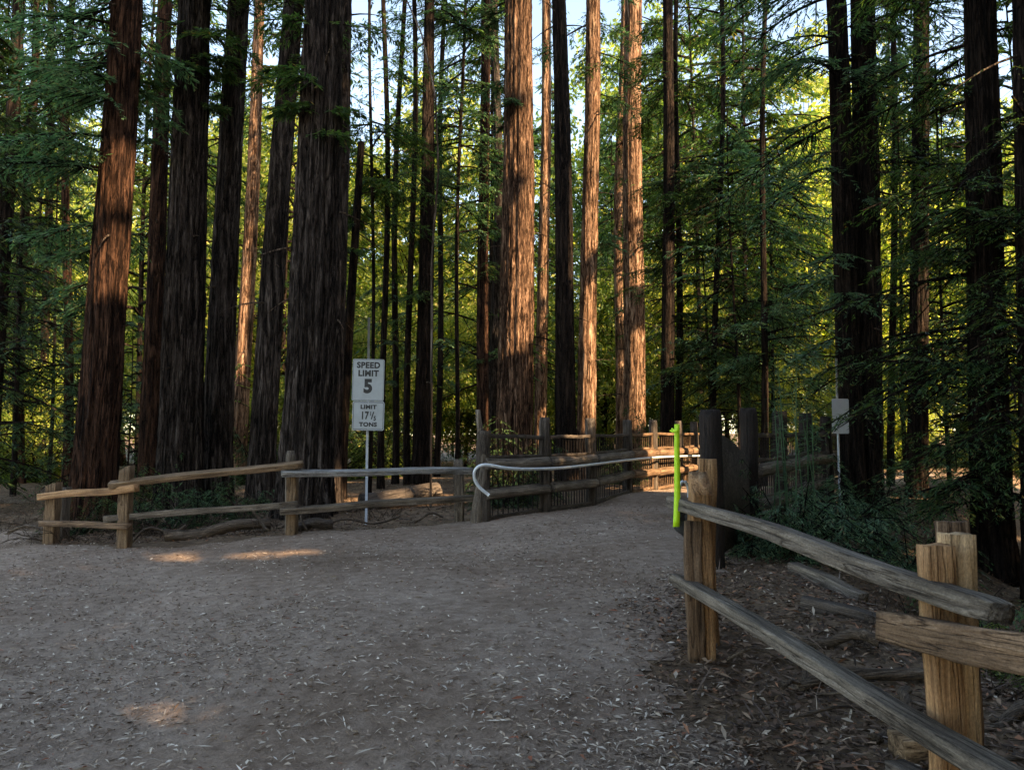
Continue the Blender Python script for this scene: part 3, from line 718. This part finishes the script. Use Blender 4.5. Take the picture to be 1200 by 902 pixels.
for lb, px, d, ang, L, w_ in [('thick mossy branch lying in the leaves behind the upper near rail', 1010, 4.4, .15, .9, .07), ('split slab of bark on the leaves beside the near fence', 960, 5.0, -.5, .6, .08), ('broken branch stub leaning in the leaves between the near posts', 1040, 3.9, .9, .7, .05), ('thin stick lying nearly level behind the lower near rail', 985, 3.9, .05, .7, .018), ('dark branch in the lower right corner behind the near post', 1185, 3.1, .5, .7, .06), ('thin curved stick between the grey board and the near rail', 1000, 4.1, -.7, .9, .02), ('dark stick crossing the leaves under the upper near rail', 930, 4.4, .9, .5, .025),
                              ('stout broken branch lying in the dark behind the near post', 1160, 3.9, .4, 1.0, .07), ('thin stick slanting through the leaves behind the lower near rail', 905, 4.7, -.3, .6, .02), ('pale forked stick on the slope right of the bush', 1055, 9.5, 1.2, 1.3, .05), ('thin stick in the dirt right of the near post', 1185, 3.4, -.2, .8, .02)]:
    c = gp(px, d, .05); dv = Vector((math.cos(ang), math.sin(ang), 0)) * L / 2; a = c - dv; b = c + dv; a.z = G(a.x, a.y) + .04; b.z = G(b.x, b.y) + .07
    log('fallen_branch', lb, 'branch', a, b, w_, 'wood_dead', wob=.03)
# ================================================================== spots the sun should reach, crowns carved open towards them (world points along the photo's lit patches)
for t in [(138, 218, 12.5, .3), (129, 320, 12.5, .35), (292, 340, 25, .5), (288, 390, 25, .45), (285, 430, 25, .3),
          (755, 540, 16.8, .6), (775, 535, 17.6, .7), (800, 535, 18.6, .7), (770, 574, 17, .5), (815, 530, 19.4, .6),
          (600, 30, 20, .6), (610, 90, 20, .5), (608, 180, 20, .6), (612, 250, 20, .4), (694, 50, 21, .6), (694, 130, 21, .7), (690, 180, 21, .4), (688, 370, 21, .5), (688, 420, 21, .6), (688, 470, 21, .6),
          (742, 40, 25, .6), (742, 100, 25, .7), (743, 180, 25, .7), (742, 320, 25, .4), (742, 430, 25, .7), (742, 480, 25, .5), (727, 120, 28, .5),
          (645, 320, 27, .5), (640, 130, 27, .5), (40, 430, 27, 1.3), (25, 485, 27, 1.2), (540, 400, 24, .6), (470, 480, 22, .7), (475, 420, 22, .4), (75, 470, 27, .9)]:
    lit(P(t[0], t[1], t[2]), t[3] * 1.25)
for px, d, r in [(300, 8.9, .09), (350, 9.0, .08), (215, 9.1, .07), (190, 4.2, .08), (430, 15, .8), (480, 15.5, .9), (530, 15, .6), (40, 29, 1.6), (80, 29, 1.2), (10, 31, 1.5), (1060, 22, .8), (1100, 24, .6), (960, 14, .5), (1040, 15, .35)]:
    lit(gp(px, d), r)

# ================================================================== the grove in view
def place_trunk(name, label, cat, xb, yb, xt, wb, wt, d, m, seed, group=None, H=None, nth=None, crown=None, flare=.2, ridge=.14, extra=None, xh=None):
    """xb at photo row yb and xt at the top edge; wb, wt are widths in pixels at those rows"""
    pb = P(xb, yb, d); pt = P(xt, 0, d); g0 = G(pb.x, d); slope = (pt.x - pb.x) / (pt.z - pb.z)
    bx = pb.x + slope * (g0 - pb.z); H = H or 26
    rb = wb / 2 * d / F; rt = wt / 2 * d / F
    k = (rt - rb) / (pt.z - pb.z); r0 = max(.03, rb - k * (pb.z - g0)); r1 = max(.03 if wb < 14 else .08, r0 + k * H)
    g = np.random.default_rng(seed)
    near = wb > 20
    mb, ax, rf = trunk_arr(H, r0 / (1 + .0), r1, (slope, g.uniform(-.01, .01)), flare, seed, nth or (110 if wb > 40 else 40 if near else 20), int(H * (7 if near else 3)), ridge, .06 if wb > 14 else .15, .5)
    root = thing(name, label, cat, (bx, d, g0), group)
    obj('trunk', mb.mesh('trunk', M[m], True), root)
    for i in range(9 if near else 0):           # dead limb stubs
        z = g.uniform(2.5, min(H * .9, 12)); a = g.uniform(0, 6.28); L = g.uniform(.2, 1.3)
        b = ax(z); dv = np.array([math.cos(a), math.sin(a), g.uniform(-.35, .25)])
        s = np.linspace(0, 1, 5)[:, None]; sg = MB(); sg.tube(b + dv * rf(z) * .8 + dv * L * s + np.array([0, 0, -.25]) * L * s * s, .02 * (1 - .8 * s[:, 0]), 5, False)
        obj('dead_limb', sg.mesh('dead_limb', M['dead_wood'], True), root)
    if crown:
        lf = MB(); wd = MB()
        for cr in crown:
            cr = dict(cr); a, b = redwood_crown(g, ax, rf, **cr); lf.v += a.v; lf.f += [x + lf.n for x in a.f]; lf.n += a.n; wd.v += b.v; wd.f += [x + wd.n for x in b.f]; wd.n += b.n
        obj('crown', crown_mesh(lf, 'needles_blue' if seed % 3 == 0 else 'needles', root.location, wd), root)
    return root, ax, rf
def C(z0, z1, n, L0, L1, nsec=26, per=17, ll=.17, lw=.026, **kw): return dict(z0=z0, z1=z1, n=n, L0=L0, L1=L1, nsec=nsec, per=per, ll=ll, lw=lw, **kw)
T = place_trunk
W = (1.8, 4.4)      # azimuths towards the left
top = lambda n=16: C(11, 25, n * 3 // 4, 1.5, 2.6, 14, 10, .26, .04)
T('redwood_tree', 'reddish redwood at far left with two sunlit bark patches and drooping branches', 'tree', 112, 560, 149, 50, 30, 12.5, 'bark_red', 3, crown=[C(3.0, 10, 22, 1.6, 2.6, 30, 20, az=(1.9, 4.6)), C(6.5, 9.5, 6, .8, 1.3), top()])
T('redwood_tree', 'slim reddish trunk close behind the left side of the broad grey trunk', 'tree', 173, 548, 193, 25, 17, 16.5, 'bark_red', 4, crown=[C(7, 11, 4, 1, 1.5), top(10)])
T('redwood_tree', 'broad grey trunk with hanging green sprigs, second big one from the left', 'tree', 209, 560, 228, 54, 40, 14, 'bark_grey', 5, crown=[C(7.6, 10.6, 12, .9, 1.5, az=(3.4, 6.4)), top()])
T('redwood_tree', 'grey trunk with bright sky on both sides, left of the thin sunlit trunk', 'tree', 254, 560, 276, 38, 24, 15, 'bark_grey', 7, crown=[C(8.2, 10.8, 9, .8, 1.4, az=(3.4, 6.4)), top(10)])
T('redwood_tree', 'thin trunk with a long sunlit streak behind two grey trunks', 'tree', 279, 540, 307, 22, 13, 25, 'bark_sunlit', 8, crown=[top(8)])
T('redwood_tree', 'dark leaning trunk just left of the largest trunk', 'tree', 306, 560, 341, 34, 19, 14, 'bark_grey', 10, crown=[C(7.5, 10, 5, .8, 1.3, az=(3.6, 6.2)), top(10)])
T('redwood_tree', 'largest trunk of all, deeply furrowed grey bark behind the round-topped fence post', 'tree', 357, 590, 383, 66, 35, 12.6, 'bark_grey', 11, crown=[C(6.3, 8.5, 8, .8, 1.3, az=(3.4, 6.4)), C(10, 24, 16, 1.6, 2.6, 14, 10, .26, .04)], ridge=.17)
T('redwood_tree', 'grey trunk half hidden behind the right side of the largest trunk', 'tree', 388, 560, 402, 26, 20, 15, 'bark_grey', 13, crown=[top(8)])
T('dead_tree', 'slender black leaning dead trunk with a broken top, left of the speed sign', 'tree', 400, 560, 428, 15, 5, 16, 'bark_dark', 14, H=7.6, crown=[C(4, 7.3, 5, .5, 1.0)])
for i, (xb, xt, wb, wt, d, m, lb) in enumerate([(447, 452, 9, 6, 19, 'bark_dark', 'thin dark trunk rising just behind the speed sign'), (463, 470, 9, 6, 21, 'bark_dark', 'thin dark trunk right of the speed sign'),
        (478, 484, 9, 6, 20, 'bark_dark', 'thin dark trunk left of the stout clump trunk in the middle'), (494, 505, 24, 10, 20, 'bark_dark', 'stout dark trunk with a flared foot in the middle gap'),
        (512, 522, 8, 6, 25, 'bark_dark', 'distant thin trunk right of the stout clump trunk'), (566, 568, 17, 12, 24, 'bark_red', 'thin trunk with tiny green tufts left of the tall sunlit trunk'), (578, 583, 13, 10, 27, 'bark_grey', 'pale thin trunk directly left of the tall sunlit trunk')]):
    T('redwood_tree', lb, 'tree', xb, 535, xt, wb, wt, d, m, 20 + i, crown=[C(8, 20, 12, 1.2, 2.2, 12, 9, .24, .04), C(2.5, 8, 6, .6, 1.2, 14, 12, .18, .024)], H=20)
T('redwood_tree', 'redwood with low drooping foliage filling the top of the middle gap', 'tree', 536, 535, 541, 6, 4, 22, 'bark_dark', 27, crown=[C(8, 14, 40, 1.5, 2.6, 24, 16, .2, .028), C(6.5, 22, 20, 1.8, 2.8, 22, 14, .2, .03)], H=24)
T('redwood_tree', 'redwood with feathery boughs high between the speed sign and the stout clump trunk', 'tree', 433, 535, 438, 5, 4, 18, 'bark_dark', 28, crown=[C(7, 12.5, 44, 1.4, 2.3, 24, 16, .18, .026), C(5.5, 20, 16, 1.6, 2.4, 22, 14, .18, .028)], H=22)
T('redwood_tree', 'tall trunk in the middle lit orange by the sun down its right side', 'tree', 603, 490, 609, 47, 36, 20, 'bark_part_lit', 30, crown=[C(9, 15, 9, 1.0, 1.9, az=(1.9, 4.4)), C(14, 26, 12, 1.4, 2.4, 14, 10, .26, .04)])
T('redwood_tree', 'slim trunk with orange sun flecks between the tall sunlit trunk and the black trunk', 'tree', 634, 500, 641, 17, 12, 27, 'bark_sunlit', 31, crown=[C(6, 24, 14, 1, 2, 12, 9, .24, .035)])
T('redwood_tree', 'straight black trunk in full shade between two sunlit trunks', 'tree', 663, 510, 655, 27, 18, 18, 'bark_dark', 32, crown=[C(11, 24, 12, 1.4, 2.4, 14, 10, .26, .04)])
T('redwood_tree', 'pale tan trunk glowing in the sun right of the black trunk', 'tree', 688, 500, 694, 24, 19, 21, 'bark_sunlit', 33, crown=[C(6, 15, 14, 1.0, 1.9, 20, 14, .2, .03, az=(.4, 2.8)), C(15, 26, 10, 1.4, 2.4, 14, 10, .26, .04)], flare=.15)
T('redwood_tree', 'narrow sunlit trunk touching the left side of the wider sunlit trunk', 'tree', 726, 500, 728, 12, 11, 28, 'bark_sunlit', 34, crown=[C(15, 26, 8, 1.4, 2.2, 14, 10, .26, .04)], flare=.15)
T('redwood_tree', 'wider sunlit reddish trunk just above the lit bridge railing', 'tree', 743, 510, 742, 29, 22, 25, 'bark_sunlit', 35, crown=[C(7, 16, 16, 1.0, 1.9, 20, 14, .2, .03, az=(.2, 2.4)), C(15, 26, 10, 1.4, 2.4, 14, 10, .26, .04)], flare=.2)
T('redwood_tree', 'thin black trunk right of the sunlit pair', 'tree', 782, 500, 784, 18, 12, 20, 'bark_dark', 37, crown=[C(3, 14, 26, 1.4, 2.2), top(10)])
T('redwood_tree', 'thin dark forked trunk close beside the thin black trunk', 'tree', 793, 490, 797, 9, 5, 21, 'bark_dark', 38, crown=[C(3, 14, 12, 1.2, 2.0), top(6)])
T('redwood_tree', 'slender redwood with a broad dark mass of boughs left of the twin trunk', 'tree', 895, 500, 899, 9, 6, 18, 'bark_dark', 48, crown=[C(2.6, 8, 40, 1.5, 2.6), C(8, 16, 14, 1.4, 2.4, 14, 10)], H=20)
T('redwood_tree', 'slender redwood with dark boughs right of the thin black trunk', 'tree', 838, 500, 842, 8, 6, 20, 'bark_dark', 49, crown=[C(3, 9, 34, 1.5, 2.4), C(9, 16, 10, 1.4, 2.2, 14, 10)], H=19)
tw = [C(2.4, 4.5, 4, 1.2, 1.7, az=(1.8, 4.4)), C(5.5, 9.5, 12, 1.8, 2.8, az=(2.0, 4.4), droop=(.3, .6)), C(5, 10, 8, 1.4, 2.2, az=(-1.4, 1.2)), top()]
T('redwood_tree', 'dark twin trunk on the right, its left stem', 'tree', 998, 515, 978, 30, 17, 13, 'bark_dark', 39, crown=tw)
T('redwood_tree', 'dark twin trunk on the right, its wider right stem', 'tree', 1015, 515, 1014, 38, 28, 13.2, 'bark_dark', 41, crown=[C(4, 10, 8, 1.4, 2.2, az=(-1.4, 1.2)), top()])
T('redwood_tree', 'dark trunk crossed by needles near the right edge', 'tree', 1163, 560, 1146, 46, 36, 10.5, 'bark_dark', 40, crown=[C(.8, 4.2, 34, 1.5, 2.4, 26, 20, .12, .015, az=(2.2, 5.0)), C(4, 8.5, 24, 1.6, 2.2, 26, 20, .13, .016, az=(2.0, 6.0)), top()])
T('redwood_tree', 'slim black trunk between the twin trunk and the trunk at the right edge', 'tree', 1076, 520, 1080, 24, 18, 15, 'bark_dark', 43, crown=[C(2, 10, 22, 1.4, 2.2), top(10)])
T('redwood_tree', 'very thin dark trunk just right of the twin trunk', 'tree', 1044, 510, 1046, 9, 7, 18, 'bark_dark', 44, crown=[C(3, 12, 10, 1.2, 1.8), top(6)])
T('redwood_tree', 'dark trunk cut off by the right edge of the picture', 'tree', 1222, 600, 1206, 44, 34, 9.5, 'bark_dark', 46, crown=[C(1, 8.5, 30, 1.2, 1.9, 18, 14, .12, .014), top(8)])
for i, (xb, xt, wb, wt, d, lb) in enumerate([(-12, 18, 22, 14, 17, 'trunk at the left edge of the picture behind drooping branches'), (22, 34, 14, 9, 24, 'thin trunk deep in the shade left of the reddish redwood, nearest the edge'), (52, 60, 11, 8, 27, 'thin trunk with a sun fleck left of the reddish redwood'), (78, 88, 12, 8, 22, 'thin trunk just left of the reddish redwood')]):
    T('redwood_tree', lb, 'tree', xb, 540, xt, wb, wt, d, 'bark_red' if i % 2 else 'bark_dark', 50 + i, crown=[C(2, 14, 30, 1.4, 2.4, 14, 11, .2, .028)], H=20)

# thin pale arching sapling
pts = [P(*t) for t in [(505, 560, 13.5), (506, 400, 13.5), (506, 300, 13.5), (514, 200, 13.5), (510, 110, 13.5), (494, 40, 13.5), (472, -10, 13.5), (440, -60, 13.5)]]
b = Vector((pts[0].x, pts[0].y, G(pts[0].x, pts[0].y))); pts[0] = b - Vector((0, 0, .1))
sp = thing('sapling', 'thin pale bare sapling arching up through the middle gap', 'sapling', b)
mb = MB(); mb.tube([q - b for q in pts], np.linspace(.022, .012, len(pts)), 7); obj('stem', mb.mesh('stem', M['bark_pale'], True), sp)

# shared shapes for the wood beyond --------------------------------
g = np.random.default_rng(77)
def proto_young(i, H, L, n, ll=.2, lw=.03, m='needles'):
    mb, ax, rf = trunk_arr(H, .0055 * H, .012, (0, 0), .2, 300 + i, 12, 16, .06, .1)
    lf = MB(); wd = MB()
    for k in range(n):
        if g.random() < .18: continue
        zl = 1.9 if i in (1, 3) else .7; z = zl + (H - zl - .1) * (k + g.random()) / n; t = z / H
        limb(lf, wd, g, ax(z), g.uniform(0, 6.28), g.uniform(-.05, .4), L * (1 - t) ** .7 * g.uniform(.6, 1.1) + .3, g.uniform(.15, .5), 16, 13, ll, lw, .03)
    return [('trunk', mb.mesh('trunk', M['bark_dark'], True)), ('crown', crown_mesh(lf, m, None, wd))]
def proto_broad(i, H, rx, m, ncl=130, nl=110, ll=.12, lw=.055):
    mb, ax, rf = trunk_arr(H * .8, .018 * H + .03, .03, (g.uniform(-.1, .1), 0), .25, 400 + i, 12, 14, .05, .25)
    lf, cc = broad_crown(g, (0, 0, H * .56), (rx, rx, H * .44), ncl, nl, ll, lw, .75, .15)
    wd = MB()
    for c in cc[::4]:
        z = max(.5, min(H * .75, c[2] * .6)); a = ax(z); s = np.linspace(0, 1, 5)[:, None]
        wd.tube(a + (c - a) * s + np.array([0, 0, -.25]) * (s - s * s) * 4 * .5, .045 * (1 - .8 * s[:, 0]), 5, False)
    return [('trunk', mb.mesh('trunk', M['bark_dark'], True)), ('crown', crown_mesh(lf, m, None, wd))]
def proto_bush(i, n, L, m, ll, lw, nsec=18, per=16):
    lf = MB(); wd = MB()
    for k in range(n): limb(lf, wd, g, np.array([g.normal(0, .1), g.normal(0, .1), .0]), g.uniform(0, 6.28), g.uniform(.3, 1.2), L * g.uniform(.5, 1.1), g.uniform(.4, 1.0), nsec, per, ll, lw, .014)
    return [('foliage', crown_mesh(lf, m, None, wd, 'bark_dark', 'foliage'))]
def put(proto, name, label, cat, x, y, s=1.0, group=None, z=None, sz=None):
    o = thing(name, label, cat, (x, y, G(x, y) - .05 if z is None else z), group, rnd.uniform(0, 6.28)); o.scale = (s, s, sz or s * rnd.uniform(.9, 1.15))
    bpy.context.view_layer.update() if False else None
    mw = Matrix.Translation(o.location) @ Matrix.Rotation(o.rotation_euler.z, 4, 'Z') @ Matrix.Diagonal((*o.scale, 1))
    for n_, me in proto:
        if n_ == 'crown' and math.hypot(x, y) < 31: me = carved(me, mw)
        obj(n_, me, o)
    return o
def carved(me, mw):
    nv = len(me.vertices); v = np.zeros(nv * 3, np.float32); me.vertices.foreach_get('co', v); v = v.reshape(-1, 3).astype(float)
    A_ = np.array(mw); wv = v @ A_[:3, :3].T + A_[:3, 3]
    nf = len(me.polygons); f = np.zeros(nf * 4, np.int32); me.loops.foreach_get('vertex_index', f); f = f.reshape(-1, 4)
    mi = np.zeros(nf, np.int32); me.polygons.foreach_get('material_index', mi)
    c = wv[f[:, 0]]; keep = np.ones(nf, bool)
    for p, r in LIT:
        q = c - p; al = q @ SUNV; keep &= ~((al > .8) & ((q @ UV) ** 2 + (q @ VV) ** 2 < (r * 1.05) ** 2))
    if (~keep).sum() < 40: return me
    u, inv = np.unique(f[keep], return_inverse=True)
    m2 = mesh_from('crown', v[u], inv.reshape(-1, 4), me.materials[0]); m2.materials.append(me.materials[1]); m2.polygons.foreach_set('material_index', mi[keep]); return m2
Y = [proto_young(0, 9, 2.4, 60), proto_young(1, 12, 3.0, 75, .22, .034), proto_young(2, 6, 2.0, 44, .17, .025, 'needles_blue'), proto_young(3, 11, 2.6, 62, .22, .032, 'needles_blue')]
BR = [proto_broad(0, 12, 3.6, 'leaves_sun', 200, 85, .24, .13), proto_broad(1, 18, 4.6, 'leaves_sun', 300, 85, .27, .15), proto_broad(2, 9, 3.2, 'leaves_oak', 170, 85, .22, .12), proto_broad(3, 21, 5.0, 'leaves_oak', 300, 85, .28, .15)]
BU = [proto_bush(0, 34, 1.1, 'needles_blue', .12, .014), proto_bush(1, 40, .8, 'needles', .09, .014), proto_bush(2, 44, 1.3, 'leaves_oak', .09, .035)]

def proto_brush(i, n, L):
    gg = np.random.default_rng(600 + i); wd = MB()
    for k in range(n):
        a = gg.uniform(0, 6.28); e = gg.uniform(.1, 1.1); l = L * gg.uniform(.4, 1.1); b = np.array([gg.normal(0, .25), gg.normal(0, .2), 0]); dv = np.array([math.cos(a) * math.cos(e), math.sin(a) * math.cos(e), math.sin(e)])
        s_ = np.linspace(0, 1, 6)[:, None]; side = gg.normal(0, .15, 3); pts_ = b + dv * l * s_ + side * l * s_ ** 2 + np.array([0, 0, -.35]) * l * s_ ** 2
        wd.tube(pts_, .009 * (1 - .8 * s_[:, 0]), 4, False)
        for q in range(4):
            t = gg.uniform(.2, .9); bb = b + dv * l * t + side * l * t * t + np.array([0, 0, -.35]) * l * t * t; d2 = dv + gg.normal(0, .6, 3); d2 /= np.linalg.norm(d2)
            wd.tube(bb + d2 * l * .4 * s_[::2] + np.array([0, 0, -.1]) * s_[::2] ** 2, .004, 3, False)
    return [('twigs', wd.mesh('twigs', M['dead_wood']))]
BX = [proto_brush(0, 40, 1.0), proto_brush(1, 30, .8)]
for i, (px, d, s, lb) in enumerate([(105, 11.0, .9, 'dead brush behind the left fence between the two tan posts'), (170, 11.2, .9, 'dead brush left of the fallen log'), (215, 11.5, 1.0, 'dead brush at the foot of the broad grey trunk'), (262, 11.2, .9, 'dead brush behind the fallen log, middle of the left fence'), (312, 11.3, .9, 'dead brush behind the right end of the fallen log'),
        (365, 11.2, .5, 'small tangle of sticks at the foot of the largest trunk'), (455, 12.2, .6, 'sunlit tangle of sticks behind the silver rail, right of the sign post'), (410, 13.2, .8, 'sunlit tangle of sticks behind the silver rail, left of the sign post'), (520, 13.5, .6, 'low tangle of sticks near the right end of the silver rail'),
        (1000, 5.2, .5, 'tangle of sticks in the leaves under the upper near rail'), (1060, 7.0, .8, 'tangle of pale sticks behind the near fence'), (1150, 4.4, .6, 'tangle of dark sticks behind the near fence post'), (25, 12.5, .6, 'low brush on the ground left of the first fence post')]):
    put(BX[i % 2], 'brush_pile', lb, 'brush', (px - 600) / F * d, d, s)
# mid-distance understorey conifers in the shade (photo column, distance, scale, prototype)
for i, (px, d, s, k) in enumerate([(-40, 15, 1.1, 0), (20, 19, 1.1, 1), (60, 23, 1.1, 3), (130, 24, 1.0, 1), (150, 19, .8, 2), (95, 17.5, .55, 2), (-70, 22, 1.2, 1), (830, 21, 1.0, 0), (865, 19, .95, 3), (905, 23, 1.0, 1), (1060, 20, 1.1, 3), (1110, 17, 1.0, 0), (1160, 15, 1.0, 1), (1210, 19, 1.2, 1), (1240, 14, 1.0, 3)]):
    side = 'at the left edge of the grove' if px < 240 else 'in the middle gap behind the speed sign' if px < 600 else 'beyond the bridge, left of the dark twin trunk' if px < 1000 else 'in the deep shade behind the right-hand trunks'
    put(Y[k], 'conifer', 'young dark conifer with drooping sprays ' + side, 'tree', (px - 600) / F * d, d, s, 'young conifers ' + side)
# the sunlit wood far behind
cnt = 0
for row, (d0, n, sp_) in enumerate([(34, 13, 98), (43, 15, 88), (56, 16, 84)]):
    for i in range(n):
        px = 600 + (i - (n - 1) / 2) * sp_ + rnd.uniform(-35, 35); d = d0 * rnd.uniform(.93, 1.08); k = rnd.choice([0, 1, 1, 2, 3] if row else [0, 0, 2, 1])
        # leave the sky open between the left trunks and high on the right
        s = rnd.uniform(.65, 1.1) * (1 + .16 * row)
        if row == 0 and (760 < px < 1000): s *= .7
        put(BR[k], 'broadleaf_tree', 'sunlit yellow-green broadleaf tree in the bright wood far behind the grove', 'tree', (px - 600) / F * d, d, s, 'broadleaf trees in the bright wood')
for i in range(40):
    px = rnd.uniform(-60, 1260) if i < 18 else rnd.uniform(380, 860); d = rnd.uniform(40, 66)
    put(Y[i % 4], 'conifer', 'tall conifer standing in the bright wood far behind the grove', 'tree', (px - 600) / F * d, d, rnd.uniform(1.5, 2.6), 'conifers in the bright wood')
for i, px in enumerate([-60, 40, 150, 330, 585, 712, 820, 880, 1060]):
    d = 25 + (i * 7 % 12); put(Y[(i * 3) % 4 if i % 2 else 1], 'conifer', 'tall slender conifer in the grove behind the front trunks', 'tree', (px - 600) / F * d + rnd.uniform(-.5, .5), d, rnd.uniform(1.5, 2.1), 'tall slender conifers behind the front trunks')
for i in range(16):
    px = -40 + 84 * i + rnd.uniform(-25, 25); d = rnd.uniform(27, 32) if px < 330 or px > 760 else rnd.uniform(35, 38); k_ = (2, 0)[i % 2]
    put(BR[k_], 'understorey_tree', 'small leafy tree low down in the half-lit wood behind the grove', 'tree', (px - 600) / F * d, d, rnd.uniform(.35, .5), 'small leafy trees low in the half-lit wood')
put(BR[0], 'maple_tree', 'small yellow-green tree catching the sun low at the far left', 'tree', (42 - 600) / F * 27, 27, .36)
put(BR[0], 'maple_tree', 'sunlit yellow-green shrubby tree seen behind the speed sign', 'tree', (440 - 600) / F * 31, 31, .5)
# shrubs
for i, (px, d, s, k) in enumerate([(92, 11.4, .55, 1), (160, 11.8, .6, 1), (190, 12.2, .6, 0), (232, 12.1, .6, 1), (290, 12.0, .55, 1), (150, 13.6, 1.0, 1), (262, 13.4, .8, 0), (45, 26, 1.5, 2), (15, 27, 1.6, 2)]):
    lb = 'low feathery shrub with drooping sprays behind the left fence' if k < 2 else 'yellow-green shrub in the sun at the far left'
    put(BU[k], 'shrub', lb, 'shrub', (px - 600) / F * d, d, s, 'low feathery shrubs behind the left fence' if k < 2 else 'shrubs in the sun at the far left')
for i, (px, d, s, k, lb) in enumerate([(925, 8.4, .85, 0, 'dense blue-green bush just behind the near fence, left part against the bridge railing'), (985, 9.6, .8, 0, 'dense blue-green bush right of the bridge railing posts'), (890, 8.3, .6, 0, 'small low bush at the foot of the thick dark railing post'),
        (1060, 8.6, .7, 1, 'thin dark shrub on the slope in front of the slim black trunk'), (1120, 7.2, .7, 1, 'dark shrub behind the near fence post'), (1180, 6.2, .8, 1, 'dark shrub at the right edge behind the near fence'), (1010, 12, .8, 0, 'dark green bush at the foot of the twin trunk'), (1185, 5.0, .3, 2, 'small leafy sprig catching light right of the near fence post'),
        (590, 13.2, 1.0, 1, 'dark shrub behind the left end of the bridge railing'), (610, 14.5, 1.1, 1, 'dark shrub in front of the tall sunlit trunk'), (725, 19, 1.0, 1, 'dark shrub behind the lit part of the bridge railing'), (790, 22, 1.5, 1, 'round dark shrub above the bridge railing at the foot of the thin black trunk')]):
    put(BU[k], 'shrub', lb, 'shrub', (px - 600) / F * d, d, s)
for i in range(20):
    px = rnd.uniform(-60, 1260); d = rnd.uniform(24, 33)
    put(BU[i % 3], 'shrub', 'undergrowth shrub in the distant half-lit wood', 'shrub', (px - 600) / F * d, d, rnd.uniform(1.2, 2.0), 'undergrowth shrubs in the distance')
# upright green canes in the bush
cb = Vector((2.9, 8.3, G(2.9, 8.3))); cane = thing('cane_clump', 'clump of thin upright green canes rising from the blue-green bush', 'canes', cb)
for i in range(9):
    x = rnd.uniform(-.25, .45); y = rnd.uniform(-.2, .3); h = rnd.uniform(1.3, 2.2); a = rnd.uniform(-.12, .12); mb = MB()
    ss = np.linspace(0, 1, 6)[:, None]; pp = np.array([x, y, 0]) + np.array([a, 0, h]) * ss + np.array([a * .6, 0, 0]) * ss * ss; mb.tube(pp, np.linspace(.011, .004, 6), 5); v, f = mb.arrays()
    obj('cane', mb.mesh('cane', M['needles_blue']), cane)
    lf = MB(); n = 60; t = np.random.default_rng(i).uniform(.3, 1, n); gg = np.random.default_rng(i + 50)
    ps = np.array([x, y, 0]) + np.array([a, 0, h]) * t[:, None]; dd = gg.standard_normal((n, 3)); dd[:, 2] = -.2
    lf.leaves(ps, dd, np.stack([gg.normal(0, .3, n), gg.normal(0, .3, n), np.ones(n)], 1), gg.uniform(.08, .2, n), gg.uniform(.008, .016, n)); obj('cane_leaves', lf.mesh('cane_leaves', M['needles_blue']), cane)

# ================================================================== unseen redwoods added off to the right to shade the path
gs = np.random.default_rng(321)
for _p in ():
    pass
def shade(a, u, H, z0, n, L, seed, ll=.30, lw=.12):
    x = a * H2.x + u * -H2.y; y = a * H2.y + u * H2.x
    g0 = G(x, y); mb, ax, rf = trunk_arr(H, .32, .08, (0, 0), .3, seed, 20, 24, .08, .05)
    root = thing('redwood_tree', 'unseen redwood added off to the right, crown shaped to shade the path', 'tree', (x, y, g0), 'unseen redwoods added to shade the path')
    obj('trunk', mb.mesh('trunk', M['bark_grey'], True), root)
    lf, wd = redwood_crown(np.random.default_rng(seed), ax, rf, z0, H - .5, n, L, L * .72, 22, 13, ll, lw)
    obj('crown', crown_mesh(lf, 'needles', root.location, wd), root)
k = 0
for a in (7.5, 12, 16.5, 21.5):
    for u in (-9, -6, -3, 0, 3, 6, 9, 12, 15, 18.5, 22, 25.5):
        x = a * H2.x + u * -H2.y; y = a * H2.y + u * H2.x
        if y > 0 and x < .667 * y + 3.4: continue
        if math.hypot(x, y) < 5 or (u > 20 and a > 13): continue
        k += 1
        best = max((gs.uniform(-1.4, 1.4) for _ in range(40)), key=lambda du: min([abs(float(p @ UV) - (u + du)) - r for p, r in LIT if a > float(p @ SUNV) * 0 - 99]) - abs(du) * .05)
        shade(a + gs.uniform(-1, 1), u + best, (gs.uniform(21, 25) if u < 20 else 15) + a * .55, 1.6 if a < 13 else 4, 84, 3.6, 900 + k)

for a, u, H in ((10.3, 1.2, 22), (14.4, .7, 26), (19, 1.8, 31), (24.5, .9, 36), (25.5, 6.5, 40), (26, 9.5, 42), (29, 7.8, 44), (24.8, 4, 38)):  # extra unseen trees added where sun still broke through
    k += 1; shade(a, u, H, 3, 84, 3.6, 950 + k)

for a, u, H in ((16, 18.7, 33), (16.5, 22.7, 34), (15, 14.1, 33)):  # thin unseen crowns added to dapple the sun on the middle trunks
    k += 1; shade(a, u, H, 12, 46, 2.4, 980 + k)
